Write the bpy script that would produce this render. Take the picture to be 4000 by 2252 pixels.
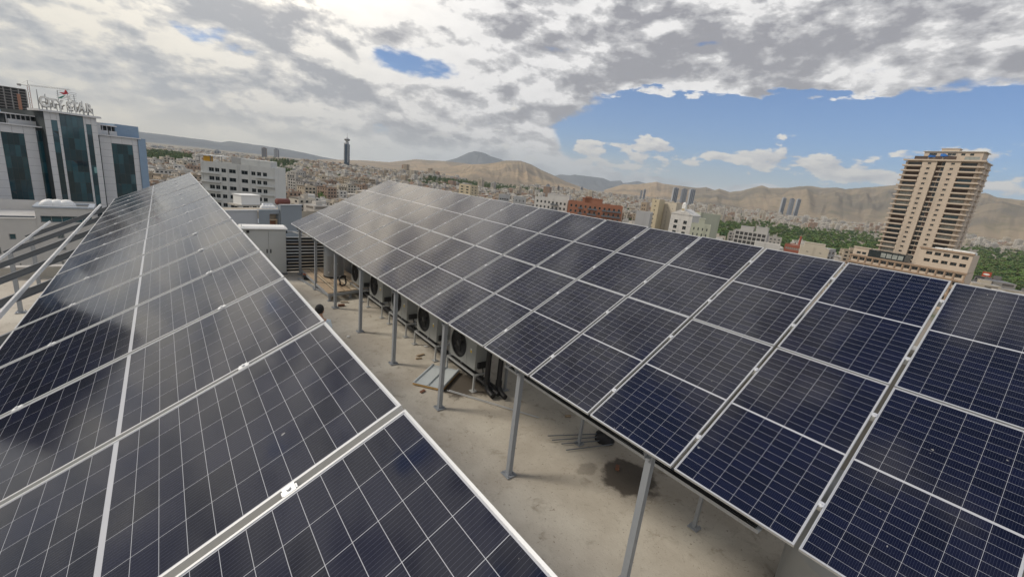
import bpy, math, random
import numpy as np
from mathutils import Vector, Matrix, noise as mnoise
random.seed(7)
rnd = random.Random(11)
SC = bpy.context.scene
for o in list(bpy.data.objects): bpy.data.objects.remove(o)
COL = SC.collection
R = math.radians

# ------------------------------------------------------------------ camera
CAM = np.array([-3.960, -0.654, 4.731])
FPX, YAW, PIT, ROL = 1669.7, 0.69303, 0.24865, 0.1113
_f = np.array([math.sin(YAW)*math.cos(PIT), math.cos(YAW)*math.cos(PIT), -math.sin(PIT)])
_r = np.array([math.cos(YAW), -math.sin(YAW), 0.0]); _u = np.cross(_r, _f)
CR = math.cos(ROL)*_r + math.sin(ROL)*_u
CU = -math.sin(ROL)*_r + math.cos(ROL)*_u
CF = _f
cd = bpy.data.cameras.new('camera'); cam = bpy.data.objects.new('camera', cd); COL.objects.link(cam)
cd.sensor_width = 36; cd.lens = 36*FPX/4000; cd.clip_start = 0.05; cd.clip_end = 60000
cam.matrix_world = Matrix(((CR[0], CU[0], -CF[0], CAM[0]), (CR[1], CU[1], -CF[1], CAM[1]), (CR[2], CU[2], -CF[2], CAM[2]), (0, 0, 0, 1)))
SC.camera = cam
SC.view_settings.view_transform = 'Standard'; SC.view_settings.look = 'None'
SC.view_settings.exposure = 0.75; SC.view_settings.gamma = 1.0
SC.cycles.max_bounces = 6; SC.cycles.diffuse_bounces = 3; SC.cycles.glossy_bounces = 3; SC.cycles.volume_bounces = 0
SC.cycles.transparent_max_bounces = 6

# ------------------------------------------------------------------ sun + sky
SUN_AZ, SUN_EL = -52.0, 44.0            # azimuth clockwise from +Y
sd = Vector((math.sin(R(SUN_AZ))*math.cos(R(SUN_EL)), math.cos(R(SUN_AZ))*math.cos(R(SUN_EL)), math.sin(R(SUN_EL))))
sl = bpy.data.lights.new('sun', 'SUN'); so = bpy.data.objects.new('sun', sl); COL.objects.link(so)
sl.energy = 1.5; sl.angle = R(14); sl.color = (1.0, 0.91, 0.78)
so.rotation_euler = sd.to_track_quat('Z', 'Y').to_euler(); so.location = (-40, 20, 60)

W = bpy.data.worlds.new('World'); SC.world = W; W.use_nodes = True
wn = W.node_tree; wn.nodes.clear(); WL = wn.links
class NB:                                   # tiny node-expression builder
    def __init__(s, nt): s.nt = nt
    def n(s, t, **k):
        x = s.nt.nodes.new(t)
        for a, b in k.items(): setattr(x, a, b)
        return x
    def put(s, sock, v):
        if hasattr(v, 'is_output'): s.nt.links.new(v, sock)
        else: sock.default_value = v
    def m(s, op, a, b=None, c=None, clamp=False):
        x = s.n('ShaderNodeMath', operation=op); x.use_clamp = clamp
        for i, v in enumerate((a, b, c)):
            if v is not None: s.put(x.inputs[i], v)
        return x.outputs[0]
    def ss(s, v, lo, hi, a=0.0, b=1.0):
        x = s.n('ShaderNodeMapRange', interpolation_type='SMOOTHSTEP')
        for i, q in enumerate((v, lo, hi, a, b)): s.put(x.inputs[i], q)
        return x.outputs[0]
    def mix(s, f, a, b, bt='MIX'):
        x = s.n('ShaderNodeMix', data_type='RGBA', blend_type=bt)
        s.put(x.inputs[0], f); s.put(x.inputs[6], a); s.put(x.inputs[7], b)
        return x.outputs[2]
    def noise(s, vec, scale, detail=4, rough=.55, dist=0.0, lac=2.0):
        x = s.n('ShaderNodeTexNoise'); x.noise_dimensions = '3D'
        if vec is not None: s.put(x.inputs['Vector'], vec)
        x.inputs['Scale'].default_value = scale; x.inputs['Detail'].default_value = detail
        x.inputs['Roughness'].default_value = rough; x.inputs['Distortion'].default_value = dist
        x.inputs['Lacunarity'].default_value = lac
        return x.outputs[0]
    def xyz(s, x, y, z=0.0):
        c = s.n('ShaderNodeCombineXYZ')
        for i, v in enumerate((x, y, z)): s.put(c.inputs[i], v)
        return c.outputs[0]
b = NB(wn)
sky = b.n('ShaderNodeTexSky'); sky.sky_type = 'NISHITA'; sky.sun_disc = False
sky.sun_elevation = R(SUN_EL); sky.sun_rotation = R(SUN_AZ); sky.altitude = 1400; sky.air_density = 1.0; sky.dust_density = 0.6; sky.ozone_density = 1.5
tc = b.n('ShaderNodeTexCoord'); sp = b.n('ShaderNodeSeparateXYZ'); WL.new(tc.outputs['Generated'], sp.inputs[0])
X, Y, Z = sp.outputs
AZ = b.m('MULTIPLY', b.m('ARCTAN2', X, Y), 57.2958); EL = b.m('MULTIPLY', b.m('ARCSINE', Z), 57.2958)
zc = b.m('ADD', b.m('MAXIMUM', Z, 0.0), 0.20)
PX = b.m('DIVIDE', X, zc); PY = b.m('DIVIDE', Y, zc)
deck = b.xyz(b.m('ADD', b.m('MULTIPLY', X, 3.1), 3.3), b.m('MULTIPLY', Y, 3.1), b.m('MULTIPLY', Z, 6.6))
n1r = b.noise(deck, 1.55, 13, .575, .10)
n1 = b.m('ADD', b.m('MULTIPLY', b.m('SUBTRACT', n1r, .5), 1.9), .5)
n1s = b.noise(b.xyz(b.m('ADD', b.m('MULTIPLY', X, 3.1), 3.3+.02), b.m('ADD', b.m('MULTIPLY', Y, 3.1), .06), b.m('ADD', b.m('MULTIPLY', Z, 6.6), .10)), 1.55, 9, .575, .10)  # a step nearer the sun
big = b.noise(deck, 0.62, 3, .5)
lob = b.noise(b.xyz(b.m('MULTIPLY', AZ, .10), b.m('MULTIPLY', EL, .32), 2.0), 2.4, 7, .6, .1)
def gauss(a0, e0, ra, re):
    da = b.m('DIVIDE', b.m('SUBTRACT', AZ, a0), ra); de = b.m('DIVIDE', b.m('SUBTRACT', EL, e0), re)
    return b.m('POWER', 2.718, b.m('MULTIPLY', b.m('ADD', b.m('MULTIPLY', da, da), b.m('MULTIPLY', de, de)), -1.0))
elw = b.m('ADD', EL, b.m('MULTIPLY', b.m('SUBTRACT', lob, .5), 3.6))
band = b.m('MULTIPLY', b.m('MULTIPLY', b.ss(AZ, 40, 50), b.ss(elw, 1.0, 3.6)), b.m('SUBTRACT', 1.0, b.ss(elw, 10.6, 12.3)))
hole = b.m('ADD', gauss(24.5, 11.3, 7.0, 1.7), b.m('MULTIPLY', gauss(59, 16.6, 4, .5), .7))
hole = b.m('ADD', hole, b.m('MULTIPLY', gauss(84.5, 15.4, 3, .7), .9))
dark = b.m('ADD', gauss(45, 11.6, 6.0, 2.2), b.m('MULTIPLY', gauss(10, 7.0, 12, 1.5), .75))
dark = b.m('ADD', dark, b.m('MULTIPLY', gauss(84, 19.5, 5, 1.5), .4))
dens = b.m('ADD', b.m('ADD', n1, b.m('MULTIPLY', b.m('SUBTRACT', big, .5), .3)), .27)
dens = b.m('SUBTRACT', dens, b.m('MULTIPLY', band, .80)); dens = b.m('SUBTRACT', dens, b.m('MULTIPLY', hole, .45))
dens = b.m('ADD', dens, b.m('MULTIPLY', dark, .18))
dens = b.m('SUBTRACT', dens, b.ss(EL, 46, 72, 0, .42))        # the deck thins out towards the zenith
alpha = b.ss(dens, .38, .56)
lit = b.m('MULTIPLY', b.m('SUBTRACT', n1r, n1s), 9.0)
lum = b.m('ADD', b.m('ADD', .50, lit), b.m('MULTIPLY', b.m('SUBTRACT', .5, big), 2.0))
lum = b.m('ADD', lum, b.m('MULTIPLY', b.m('SUBTRACT', 1.0, b.ss(dens, .42, .70)), .45))
lum = b.m('ADD', lum, b.ss(AZ, 46, 66, 0, .17)); lum = b.m('SUBTRACT', lum, b.m('MULTIPLY', dark, .55), clamp=True)
glow = gauss(8, 25, 17, 10)                    # veiled sun behind the deck, above the frame
warm = b.m('MULTIPLY', b.ss(AZ, 40, -12), b.ss(EL, 30, 2))
def ramp3(v, lo, mid, hi): return b.mix(b.ss(v, .45, 1.0), b.mix(b.ss(v, 0.0, .55), lo, mid), hi)
fin = b.m('MULTIPLY', b.m('SUBTRACT', b.noise(deck, 6.0, 8, .62, .2), .5), .55); lum = b.m('ADD', b.m('MULTIPLY', lum, .92), fin, clamp=True)
cc = b.mix(warm, ramp3(lum, (2.0, 2.0, 2.18, 1), (3.5, 3.48, 3.55, 1), (6.0, 5.9, 5.8, 1)), ramp3(lum, (2.6, 2.75, 2.95, 1), (4.3, 4.2, 3.95, 1), (6.5, 6.0, 4.95, 1)))
gm = b.m('ADD', 1.0, b.m('MULTIPLY', glow, 1.15)); cc = b.mix(1.0, cc, b.xyz(gm, b.m('MULTIPLY', gm, b.m('SUBTRACT', 1.0, b.m('MULTIPLY', glow, .09))), b.m('MULTIPLY', gm, b.m('SUBTRACT', 1.0, b.m('MULTIPLY', glow, .24)))), 'MULTIPLY')
# cumulus puffs standing over the hills
nq = b.noise(b.xyz(b.m('MULTIPLY', AZ, .12), b.m('MULTIPLY', EL, .26), 7.3), 2.1, 9, .58, .1)
nqs = b.noise(b.xyz(b.m('MULTIPLY', b.m('SUBTRACT', AZ, .7), .12), b.m('MULTIPLY', b.m('ADD', EL, .5), .26), 7.3), 2.1, 6, .58, .1)
eb = b.m('ABSOLUTE', b.m('SUBTRACT', EL, 4.4))
dq = b.m('SUBTRACT', nq, b.m('MULTIPLY', eb, .045))
for g in ((64, 5.3, 4, .8, .20), (70.5, 5.0, 4, .8, .18), (76, 4.0, 6, .6, .14), (47, 5.0, 1.6, 1.0, .16), (82, 6.2, 3, .8, .16), (53, 5.5, 5, .35, .12)):
    dq = b.m('ADD', dq, b.m('MULTIPLY', gauss(*g[:4]), g[4]))
aq = b.m('MULTIPLY', b.ss(dq, .50, .56), b.ss(AZ, 20, 36))
lq = b.m('ADD', .68, b.m('MULTIPLY', b.m('SUBTRACT', nq, nqs), 3.4), clamp=True)
cq = ramp3(lq, (3.1, 3.15, 3.4, 1), (4.3, 4.3, 4.35, 1), (5.8, 5.6, 5.2, 1))
skyb = b.mix(1.0, sky.outputs[0], (.36, .53, .72, 1), 'MULTIPLY')
hz = b.ss(EL, 6.0, -.5)                       # pale air low over the land
blue = b.mix(b.m('MULTIPLY', hz, .55), skyb, (3.7, 4.4, 4.8, 1))
c1 = b.mix(alpha, blue, cc); c2 = b.mix(aq, c1, cq)
lowc = b.mix(warm, (3.8, 4.25, 4.6, 1), (6.0, 5.45, 4.35, 1))
c3 = b.mix(b.m('MULTIPLY', b.ss(EL, 5.0, .4), .78), c2, lowc)
bg = b.n('ShaderNodeBackground'); bg.inputs[1].default_value = .1; WL.new(c3, bg.inputs[0])
wo = b.n('ShaderNodeOutputWorld'); WL.new(bg.outputs[0], wo.inputs[0])

# ------------------------------------------------------------------ helpers
def pdir(px, py): return CR*(px-2000)/FPX - CU*(py-1126)/FPX + CF
def hitz(px, py, z):
    d = pdir(px, py); return CAM + d*((z-CAM[2])/d[2])
def deep(px, py, dep): return CAM + dep*pdir(px, py)
def project(p):
    D = np.asarray(p) - CAM; c = D@CF
    return 2000+FPX*(D@CR)/c, 1126-FPX*(D@CU)/c, c

MATS = {}
def mat(name, col, rough=.7, metal=0., var=.12, vs=3., bump=0., bs=40., rand=None, spec=.5, coat=0., streak=0., coords='Object'):
    if name in MATS: return MATS[name]
    m = bpy.data.materials.new(name); m.use_nodes = True; MATS[name] = m
    nt = m.node_tree; q = NB(nt); p = nt.nodes['Principled BSDF']
    t = q.n('ShaderNodeTexCoord').outputs[coords]
    c4 = tuple(col)+(1,)
    if rand == 'color': base = q.n('ShaderNodeObjectInfo').outputs['Color']
    elif rand:                                  # per-object paint colour
        oi = q.n('ShaderNodeObjectInfo').outputs['Random']
        cr = q.n('ShaderNodeValToRGB'); cr.color_ramp.interpolation = 'CONSTANT'
        el = cr.color_ramp.elements
        while len(el) < len(rand): el.new(.5)
        for i, cl in enumerate(rand): el[i].position = i/len(rand); el[i].color = tuple(cl)+(1,)
        nt.links.new(oi, cr.inputs[0]); base = cr.outputs[0]
    else: base = c4
    if var:
        nz = q.noise(t, vs, 5, .6)
        f = q.m('ADD', q.m('MULTIPLY', q.m('SUBTRACT', nz, .5), var*3.2), 1.0)
        if streak:
            mp = q.n('ShaderNodeMapping'); nt.links.new(t, mp.inputs[0]); mp.inputs['Scale'].default_value = (1, 1, .06)
            f = q.m('SUBTRACT', f, q.m('MULTIPLY', q.ss(q.noise(mp.outputs[0], streak, 4, .6), .55, .8), .22))
        base = q.mix(1.0, base, q.xyz(f, f, f), 'MULTIPLY')
    q.put(p.inputs['Base Color'], base)
    p.inputs['Roughness'].default_value = rough; p.inputs['Metallic'].default_value = metal
    p.inputs['Specular IOR Level'].default_value = spec
    if coat: p.inputs['Coat Weight'].default_value = coat; p.inputs['Coat Roughness'].default_value = .06
    if bump:
        bp = q.n('ShaderNodeBump'); bp.inputs['Strength'].default_value = bump; bp.inputs['Distance'].default_value = .02
        nt.links.new(q.noise(t, bs, 4, .6), bp.inputs['Height']); nt.links.new(bp.outputs[0], p.inputs['Normal'])
    return m

class MB:                                    # collects geometry for ONE mesh
    def __init__(s): s.v = []; s.f = []; s.mi = []; s.sm = []
    def add(s, vs, fs, mi=0, sm=False):
        o = len(s.v); s.v += [tuple(map(float, v)) for v in vs]
        for f in fs: s.f.append(tuple(o+i for i in f)); s.mi.append(mi); s.sm.append(sm)
    def quad(s, a, b_, c, d, mi=0): s.add((a, b_, c, d), ((0, 1, 2, 3),), mi)
    def box(s, x0, y0, z0, x1, y1, z1, mi=0, skip=()):
        vs = [(x, y, z) for z in (z0, z1) for y in (y0, y1) for x in (x0, x1)]
        fs = {'b': (0, 2, 3, 1), 't': (4, 5, 7, 6), 'f': (0, 1, 5, 4), 'k': (2, 6, 7, 3), 'l': (0, 4, 6, 2), 'r': (1, 3, 7, 5)}
        s.add(vs, [f for k, f in fs.items() if k not in skip], mi)
    def bar(s, p, q_, w, h, mi=0, up=(0, 0, 1)):
        p = Vector(p); q_ = Vector(q_); d = (q_-p).normalized(); u = Vector(up)
        sx = d.cross(u)
        if sx.length < 1e-4: sx = d.cross(Vector((0, 1, 0)))
        sx.normalize(); u = sx.cross(d)
        vs = [e + sx*a*w/2 + u*c*h/2 for e in (p, q_) for a, c in ((-1, -1), (1, -1), (1, 1), (-1, 1))]
        s.add(vs, ((0, 1, 2, 3), (7, 6, 5, 4), (0, 4, 5, 1), (1, 5, 6, 2), (2, 6, 7, 3), (3, 7, 4, 0)), mi)
    def tube(s, pts, r, n=10, mi=0, cap=True):
        pts = [Vector(p) for p in pts]; rs = r if isinstance(r, (list, tuple)) else [r]*len(pts)
        rings = []; prev = None
        for i, p in enumerate(pts):
            d = (pts[min(i+1, len(pts)-1)] - pts[max(i-1, 0)]).normalized()
            a = prev if prev is not None else (Vector((0, 0, 1)) if abs(d.z) < .9 else Vector((1, 0, 0)))
            a = (a - d*a.dot(d)).normalized(); prev = a; c = d.cross(a)
            rings.append([p + (a*math.cos(t)+c*math.sin(t))*rs[i] for t in [2*math.pi*k/n for k in range(n)]])
        vs = [v for rg in rings for v in rg]; fs = []
        for i in range(len(pts)-1):
            for k in range(n): fs.append((i*n+k, i*n+(k+1) % n, (i+1)*n+(k+1) % n, (i+1)*n+k))
        s.add(vs, fs, mi, True)
        if cap:
            s.add(rings[0], [tuple(range(n-1, -1, -1))], mi); s.add(rings[-1], [tuple(range(n))], mi)
    def lathe(s, prof, c=(0, 0, 0), n=24, mi=0):
        vs = [(c[0]+r*math.cos(2*math.pi*k/n), c[1]+r*math.sin(2*math.pi*k/n), c[2]+z) for r, z in prof for k in range(n)]
        fs = [(i*n+k, i*n+(k+1) % n, (i+1)*n+(k+1) % n, (i+1)*n+k) for i in range(len(prof)-1) for k in range(n)]
        s.add(vs, fs, mi, True)
    def mesh(s, name, mats):
        me = bpy.data.meshes.new(name); me.from_pydata(s.v, [], s.f)
        for m in (mats if isinstance(mats, (list, tuple)) else [mats]): me.materials.append(m)
        me.polygons.foreach_set('material_index', s.mi); me.polygons.foreach_set('use_smooth', s.sm); me.update()
        return me
    def build(s, name, mats, parent=None, **k): return obj(name, s.mesh(name, mats), parent, **k)
def obj(name, data, parent=None, loc=None, rot=None, label=None, cat=None, group=None, kind=None):
    o = bpy.data.objects.new(name, data); COL.objects.link(o); o.parent = parent
    if loc is not None: o.location = loc
    if rot is not None: o.rotation_euler = rot
    if label: o['label'] = label
    if cat: o['category'] = cat
    if group: o['group'] = group
    if kind: o['kind'] = kind
    return o
def thing(name, label, cat, loc=(0, 0, 0), rz=0., group=None, rot=None):
    return obj(name, None, None, loc, rot or (0, 0, rz), label, cat, group)

# ------------------------------------------------------------------ materials
M_ALU = mat('aluminium', (.72, .73, .74), .42, .55, .05, 8)
M_GALV = mat('galvanised_steel', (.52, .54, .56), .45, .6, .10, 14)
M_POST = mat('grey_painted_steel', (.30, .32, .345), .45, .15, .06, 6, .05, 60)
M_DARKST = mat('dark_primer_steel', (.15, .165, .185), .5, .2, .12, 5)
M_BLACK = mat('black_rubber', (.012, .012, .014), .55, 0, .1, 9)
M_CONC = mat('concrete', (.38, .36, .32), .9, 0, .14, 2.2, .3, 30)
M_WHITEP = mat('white_paint', (.76, .76, .74), .5, 0, .05, 3)
M_GLASS = mat('dark_glass', (.018, .026, .030), .10, 0, .25, 1.2, spec=.6)
M_WOOD = mat('weathered_wood', (.42, .32, .22), .8, 0, .22, 9)
M_LEAF = [mat('foliage_%s' % k, c, .75, 0, .30, .35, spec=.2) for k, c in (('dark', (.048, .092, .032)), ('mid', (.092, .155, .042)), ('light', (.15, .20, .058)), ('olive', (.105, .13, .05)))]
M_BARK = mat('bark', (.10, .075, .05), .9)

# ------------------------------------------------------------------ land
GZ = -40.0
TWR = deep(1355, 632, 1330)[:2]                # hill top under the observation tower
def H(x, y):
    d = math.hypot(x-TWR[0], y-TWR[1])
    far = math.hypot(x-CAM[0], y-CAM[1])
    h = GZ + 25*math.exp(-(d/470.)**2)
    d2 = math.hypot(x-60, y-900)
    h += 7*math.exp(-(d2/300.)**2)
    if far > 300: h += 2.2*mnoise.noise(Vector((x*.004, y*.004, 3)))*min(1, (far-300)/300)
    return h
rr = [0, 40, 80, 140, 200, 260] + [300*1.09**i for i in range(52)]
azs = np.radians(np.concatenate([np.arange(-180, -30, 10), np.arange(-30, 110, 1.5), np.arange(110, 180, 10)]))
mb = MB(); n = len(azs)
for r in rr:
    for a in azs:
        x, y = CAM[0]+r*math.sin(a), CAM[1]+r*math.cos(a); mb.v.append((x, y, H(x, y)))
for i in range(len(rr)-1):
    for k in range(n): mb.f.append((i*n+k, (i+1)*n+k, (i+1)*n+(k+1) % n, i*n+(k+1) % n)); mb.mi.append(0); mb.sm.append(True)
M_GROUND = bpy.data.materials.new('city_ground'); M_GROUND.use_nodes = True
q = NB(M_GROUND.node_tree); pt = q.n('ShaderNodeTexCoord').outputs['Object']
v1 = q.noise(pt, .004, 6, .6); v2 = q.noise(pt, .035, 5, .65)
gc = q.mix(q.ss(v1, .45, .62), (.23, .20, .165, 1), (.29, .255, .195, 1)); gc = q.mix(q.ss(v2, .52, .66), gc, (.09, .105, .055, 1))
q.put(M_GROUND.node_tree.nodes['Principled BSDF'].inputs['Base Color'], gc); M_GROUND.node_tree.nodes['Principled BSDF'].inputs['Roughness'].default_value = .95
mb.build('ground', M_GROUND, kind='structure')

def hillmat(name, a, b_, c, sc):
    m = bpy.data.materials.new(name); m.use_nodes = True; q = NB(m.node_tree)
    t = q.n('ShaderNodeTexCoord').outputs['Object']
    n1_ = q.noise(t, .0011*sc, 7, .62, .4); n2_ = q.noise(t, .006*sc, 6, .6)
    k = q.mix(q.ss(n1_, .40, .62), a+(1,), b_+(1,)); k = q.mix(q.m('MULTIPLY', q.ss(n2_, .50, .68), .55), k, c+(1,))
    p = m.node_tree.nodes['Principled BSDF']; q.put(p.inputs['Base Color'], k); p.inputs['Roughness'].default_value = .95; p.inputs['Specular IOR Level'].default_value = .1
    return m
HM_TAN = hillmat('dry_hill', (.37, .28, .185), (.22, .18, .135), (.14, .135, .085), 1.5)  # earth and scrub tones, their contrast also painting patchy cloud shadow
HM_GREY = hillmat('grey_hill', (.18, .16, .13), (.30, .24, .17), (.14, .14, .09), 1.5)  # rock and scrub tones, contrast raised to paint in cloud-shadow patches
HM_ROCK = hillmat('haze_blue_rock', (.11, .13, .155), (.15, .165, .18), (.08, .095, .115), .6)  # rock colour tinted blue, so part of the distance haze is painted in
def ridge(name, pts, dist, wf, hm, seed, nA=150, nR=26, rough=1.0, tilt=0., base=GZ-6):
    pts = np.array(pts, float); nA = int(nA*2); nR = max(nR, 30); xs = np.linspace(pts[0, 0], pts[-1, 0], nA); ys = np.interp(xs, pts[:, 0], pts[:, 1])
    mb = MB(); top = []
    for i, (px, py) in enumerate(zip(xs, ys)):
        d = pdir(px, py); hd = math.hypot(d[0], d[1]); dist_i = dist*(1+tilt*(i/nA-.5))
        a = math.atan2(d[0], d[1]); zr = CAM[2]+dist_i*d[2]/hd
        zr += rough*.006*dist*0.25*(mnoise.noise(Vector((i*.35, seed, 0)))*.5+mnoise.noise(Vector((i*.9, seed, 4)))*.3)*.5
        top.append((a, dist_i, zr))
    rows = []
    for j in range(nR+6):
        t = j/nR
        for i, (a, di, zr) in enumerate(top):
            h = zr-base
            if t <= 1:
                g = mnoise.fractal(Vector((a*26+t*.8, seed*3.1, t*.7)), 1.0, 2.1, 4)
                wob = mnoise.noise(Vector((a*9, seed, t*2.0)))
                e = max(.7, 1.35+.5*wob)
                gl = 1-abs(mnoise.noise(Vector((a*34+.9*g+2.2*t*math.sin(a*11+seed), seed*1.7, t*1.1))))*2; gm = 1-abs(mnoise.noise(Vector((a*85+.9*g-3.5*t*math.sin(a*17+seed), seed*2.3, t*2.2))))*2
                z = base + h*(t**e) + h*(.20*g+.085*gl+.03*gm)*math.sin(math.pi*min(1, t*1.02))*rough*(.35+.65*t)
                r = di - wf*(1-t)
            else:
                k = (t-1)*2.2; z = base + h*max(0, 1-k); r = di + wf*.55*(t-1)*2
            mb.v.append((CAM[0]+r*math.sin(a), CAM[1]+r*math.cos(a), z))
    for j in range(nR+5):
        for i in range(nA-1): mb.f.append((j*nA+i, (j+1)*nA+i, (j+1)*nA+i+1, j*nA+i+1)); mb.mi.append(0); mb.sm.append(True)
    return mb.build(name, hm, kind='structure')
ridge('mountain', [(-900, 395), (-300, 440), (0, 452), (200, 470), (376, 489), (470, 503), (568, 518), (643, 526), (744, 540), (805, 547), (859, 556), (898, 551), (966, 561), (1074, 576), (1181, 595), (1264, 614), (1330, 626)], 9500, 2600, HM_ROCK, 1.3)
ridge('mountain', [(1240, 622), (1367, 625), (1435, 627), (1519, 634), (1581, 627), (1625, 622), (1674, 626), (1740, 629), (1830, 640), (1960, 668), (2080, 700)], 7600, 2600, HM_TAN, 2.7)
ridge('mountain', [(1690, 640), (1740, 629), (1783, 618), (1830, 596), (1855, 590), (1883, 595), (1900, 601), (1919, 611), (1956, 622), (2000, 640), (2080, 690)], 11500, 2600, HM_ROCK, 3.9, 90)
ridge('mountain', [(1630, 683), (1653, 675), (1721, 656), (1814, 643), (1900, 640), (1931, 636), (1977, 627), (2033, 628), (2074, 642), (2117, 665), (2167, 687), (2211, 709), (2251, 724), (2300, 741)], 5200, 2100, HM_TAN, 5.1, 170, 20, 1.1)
ridge('mountain', [(2060, 700), (2130, 690), (2170, 686), (2189, 681), (2226, 685), (2245, 682), (2282, 687), (2329, 692), (2356, 696), (2384, 707), (2425, 705), (2434, 715), (2459, 712), (2490, 707), (2530, 718), (2620, 745)], 13500, 3000, HM_ROCK, 6.6, 150)
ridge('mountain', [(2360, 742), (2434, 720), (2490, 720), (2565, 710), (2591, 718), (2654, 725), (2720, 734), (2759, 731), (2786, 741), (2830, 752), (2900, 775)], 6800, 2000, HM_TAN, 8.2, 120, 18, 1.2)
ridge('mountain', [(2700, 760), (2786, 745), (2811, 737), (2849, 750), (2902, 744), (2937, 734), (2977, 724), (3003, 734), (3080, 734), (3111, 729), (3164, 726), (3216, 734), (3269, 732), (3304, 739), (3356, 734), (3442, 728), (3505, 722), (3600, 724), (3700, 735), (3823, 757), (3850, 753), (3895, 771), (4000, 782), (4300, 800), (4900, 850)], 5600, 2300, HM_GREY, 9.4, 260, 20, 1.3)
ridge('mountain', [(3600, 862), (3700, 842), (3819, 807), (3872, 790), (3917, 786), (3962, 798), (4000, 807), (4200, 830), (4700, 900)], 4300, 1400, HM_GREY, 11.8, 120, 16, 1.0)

# ------------------------------------------------------------------ the roof we stand over
M_ROOF = bpy.data.materials.new('roof_screed'); M_ROOF.use_nodes = True
nt = M_ROOF.node_tree; q = NB(nt); p = nt.nodes['Principled BSDF']; t = q.n('ShaderNodeTexCoord').outputs['Object']
c = q.mix(q.ss(q.noise(t, .55, 5, .6), .38, .64), (.43, .39, .33, 1), (.54, .505, .435, 1))
c = q.mix(q.ss(q.noise(t, 2.6, 7, .66, .6), .54, .74), c, (.30, .265, .215, 1))
c = q.mix(q.ss(q.noise(t, 9., 5, .7, 1.0), .60, .74), c, (.235, .20, .16, 1))
c = q.mix(q.m('MULTIPLY', q.ss(q.noise(t, 40., 3, .6), .66, .74), .6), c, (.11, .09, .07, 1))
s3 = q.n('ShaderNodeSeparateXYZ'); nt.links.new(t, s3.inputs[0])
def blot(x, y, rx, ry, w=.55):
    dx = q.m('DIVIDE', q.m('SUBTRACT', s3.outputs[0], x), rx); dy = q.m('DIVIDE', q.m('SUBTRACT', s3.outputs[1], y), ry)
    rr_ = q.m('SQRT', q.m('ADD', q.m('MULTIPLY', dx, dx), q.m('MULTIPLY', dy, dy)))
    return q.ss(q.m('ADD', rr_, q.m('MULTIPLY', q.m('SUBTRACT', q.noise(t, 2.3, 6, .65), .5), w*2.6)), 1.14, .80)
wet = q.m('MAXIMUM', blot(1.98, 2.75, .52, .50), q.m('MULTIPLY', blot(1.50, 3.30, .26, .16, .8), .45))
wet = q.m('MAXIMUM', wet, blot(1.15, 7.0, .50, .75, .7))
crk = q.n('ShaderNodeTexVoronoi'); crk.feature = 'DISTANCE_TO_EDGE'; crk.inputs['Scale'].default_value = .42
wv_ = q.n('ShaderNodeVectorMath'); wv_.operation = 'ADD'; nt.links.new(t, wv_.inputs[0]); nzv = q.n('ShaderNodeTexNoise'); nzv.inputs['Scale'].default_value = 1.6; nzv.inputs['Detail'].default_value = 6; nt.links.new(t, nzv.inputs['Vector']); nt.links.new(nzv.outputs[1], wv_.inputs[1]); nt.links.new(wv_.outputs[0], crk.inputs['Vector'])
c = q.mix(q.m('MULTIPLY', q.ss(crk.outputs[0], .006, .001), .12), c, (.16, .135, .11, 1))
mpf = q.n('ShaderNodeMapping'); nt.links.new(wv_.outputs[0], mpf.inputs[0]); mpf.inputs['Rotation'].default_value = (0, 0, .7); mpf.inputs['Scale'].default_value = (2.2, 7, 1)
c = q.mix(q.m('MULTIPLY', q.ss(q.noise(mpf.outputs[0], 2.2, 7, .72), .60, .70), .55), c, (.21, .175, .135, 1))
c = q.mix(q.m('MULTIPLY', q.ss(q.noise(t, 22., 4, .6), .64, .70), .65), c, (.17, .14, .11, 1))
c = q.mix(q.m('MULTIPLY', wet, .9), c, (.068, .056, .045, 1))
q.put(p.inputs['Base Color'], c); q.put(p.inputs['Roughness'], q.ss(wet, 0, 1, .92, .55)); p.inputs['Specular IOR Level'].default_value = .3
bp = q.n('ShaderNodeBump'); bp.inputs['Strength'].default_value = .55; bp.inputs['Distance'].default_value = .02
nt.links.new(q.m('ADD', q.noise(t, 5., 7, .65), q.m('MULTIPLY', q.noise(t, 45., 4, .6), .35)), bp.inputs['Height']); nt.links.new(bp.outputs[0], p.inputs['Normal'])
mb = MB(); nx, ny = 70, 80
for j in range(ny+1):
    for i in range(nx+1):
        x = -15+20.2*i/nx; y = -9+28.2*j/ny
        mb.v.append((x, y, .010*mnoise.fractal(Vector((x*.7, y*.7, 2)), 1, 2, 4)-.012))
for j in range(ny):
    for i in range(nx): mb.f.append((j*(nx+1)+i, j*(nx+1)+i+1, (j+1)*(nx+1)+i+1, (j+1)*(nx+1)+i)); mb.mi.append(0); mb.sm.append(True)
mb.build('roof_floor', M_ROOF, kind='structure')
mb = MB(); mb.box(-15.2, -9.2, GZ, 5.2, 19.4, -.06); mb.build('building_below', M_CONC, kind='structure')
mb = MB(); mb.box(-15.2, 19.2, -.05, -2.6, 19.4, .32); mb.box(-15.2, 19.19, .32, -2.6, 19.45, .37, 1); mb.box(4.95, -9.2, -.05, 5.2, 19.4, 2.8); mb.box(4.9, -9.25, 2.8, 5.25, 19.45, 2.86, 1)  # far parapet, plus an added unseen side wall that darkens under the right array
mb.build('parapet', [M_CONC, mat('parapet_cap', (.45, .43, .40), .8)], kind='structure')

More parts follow.
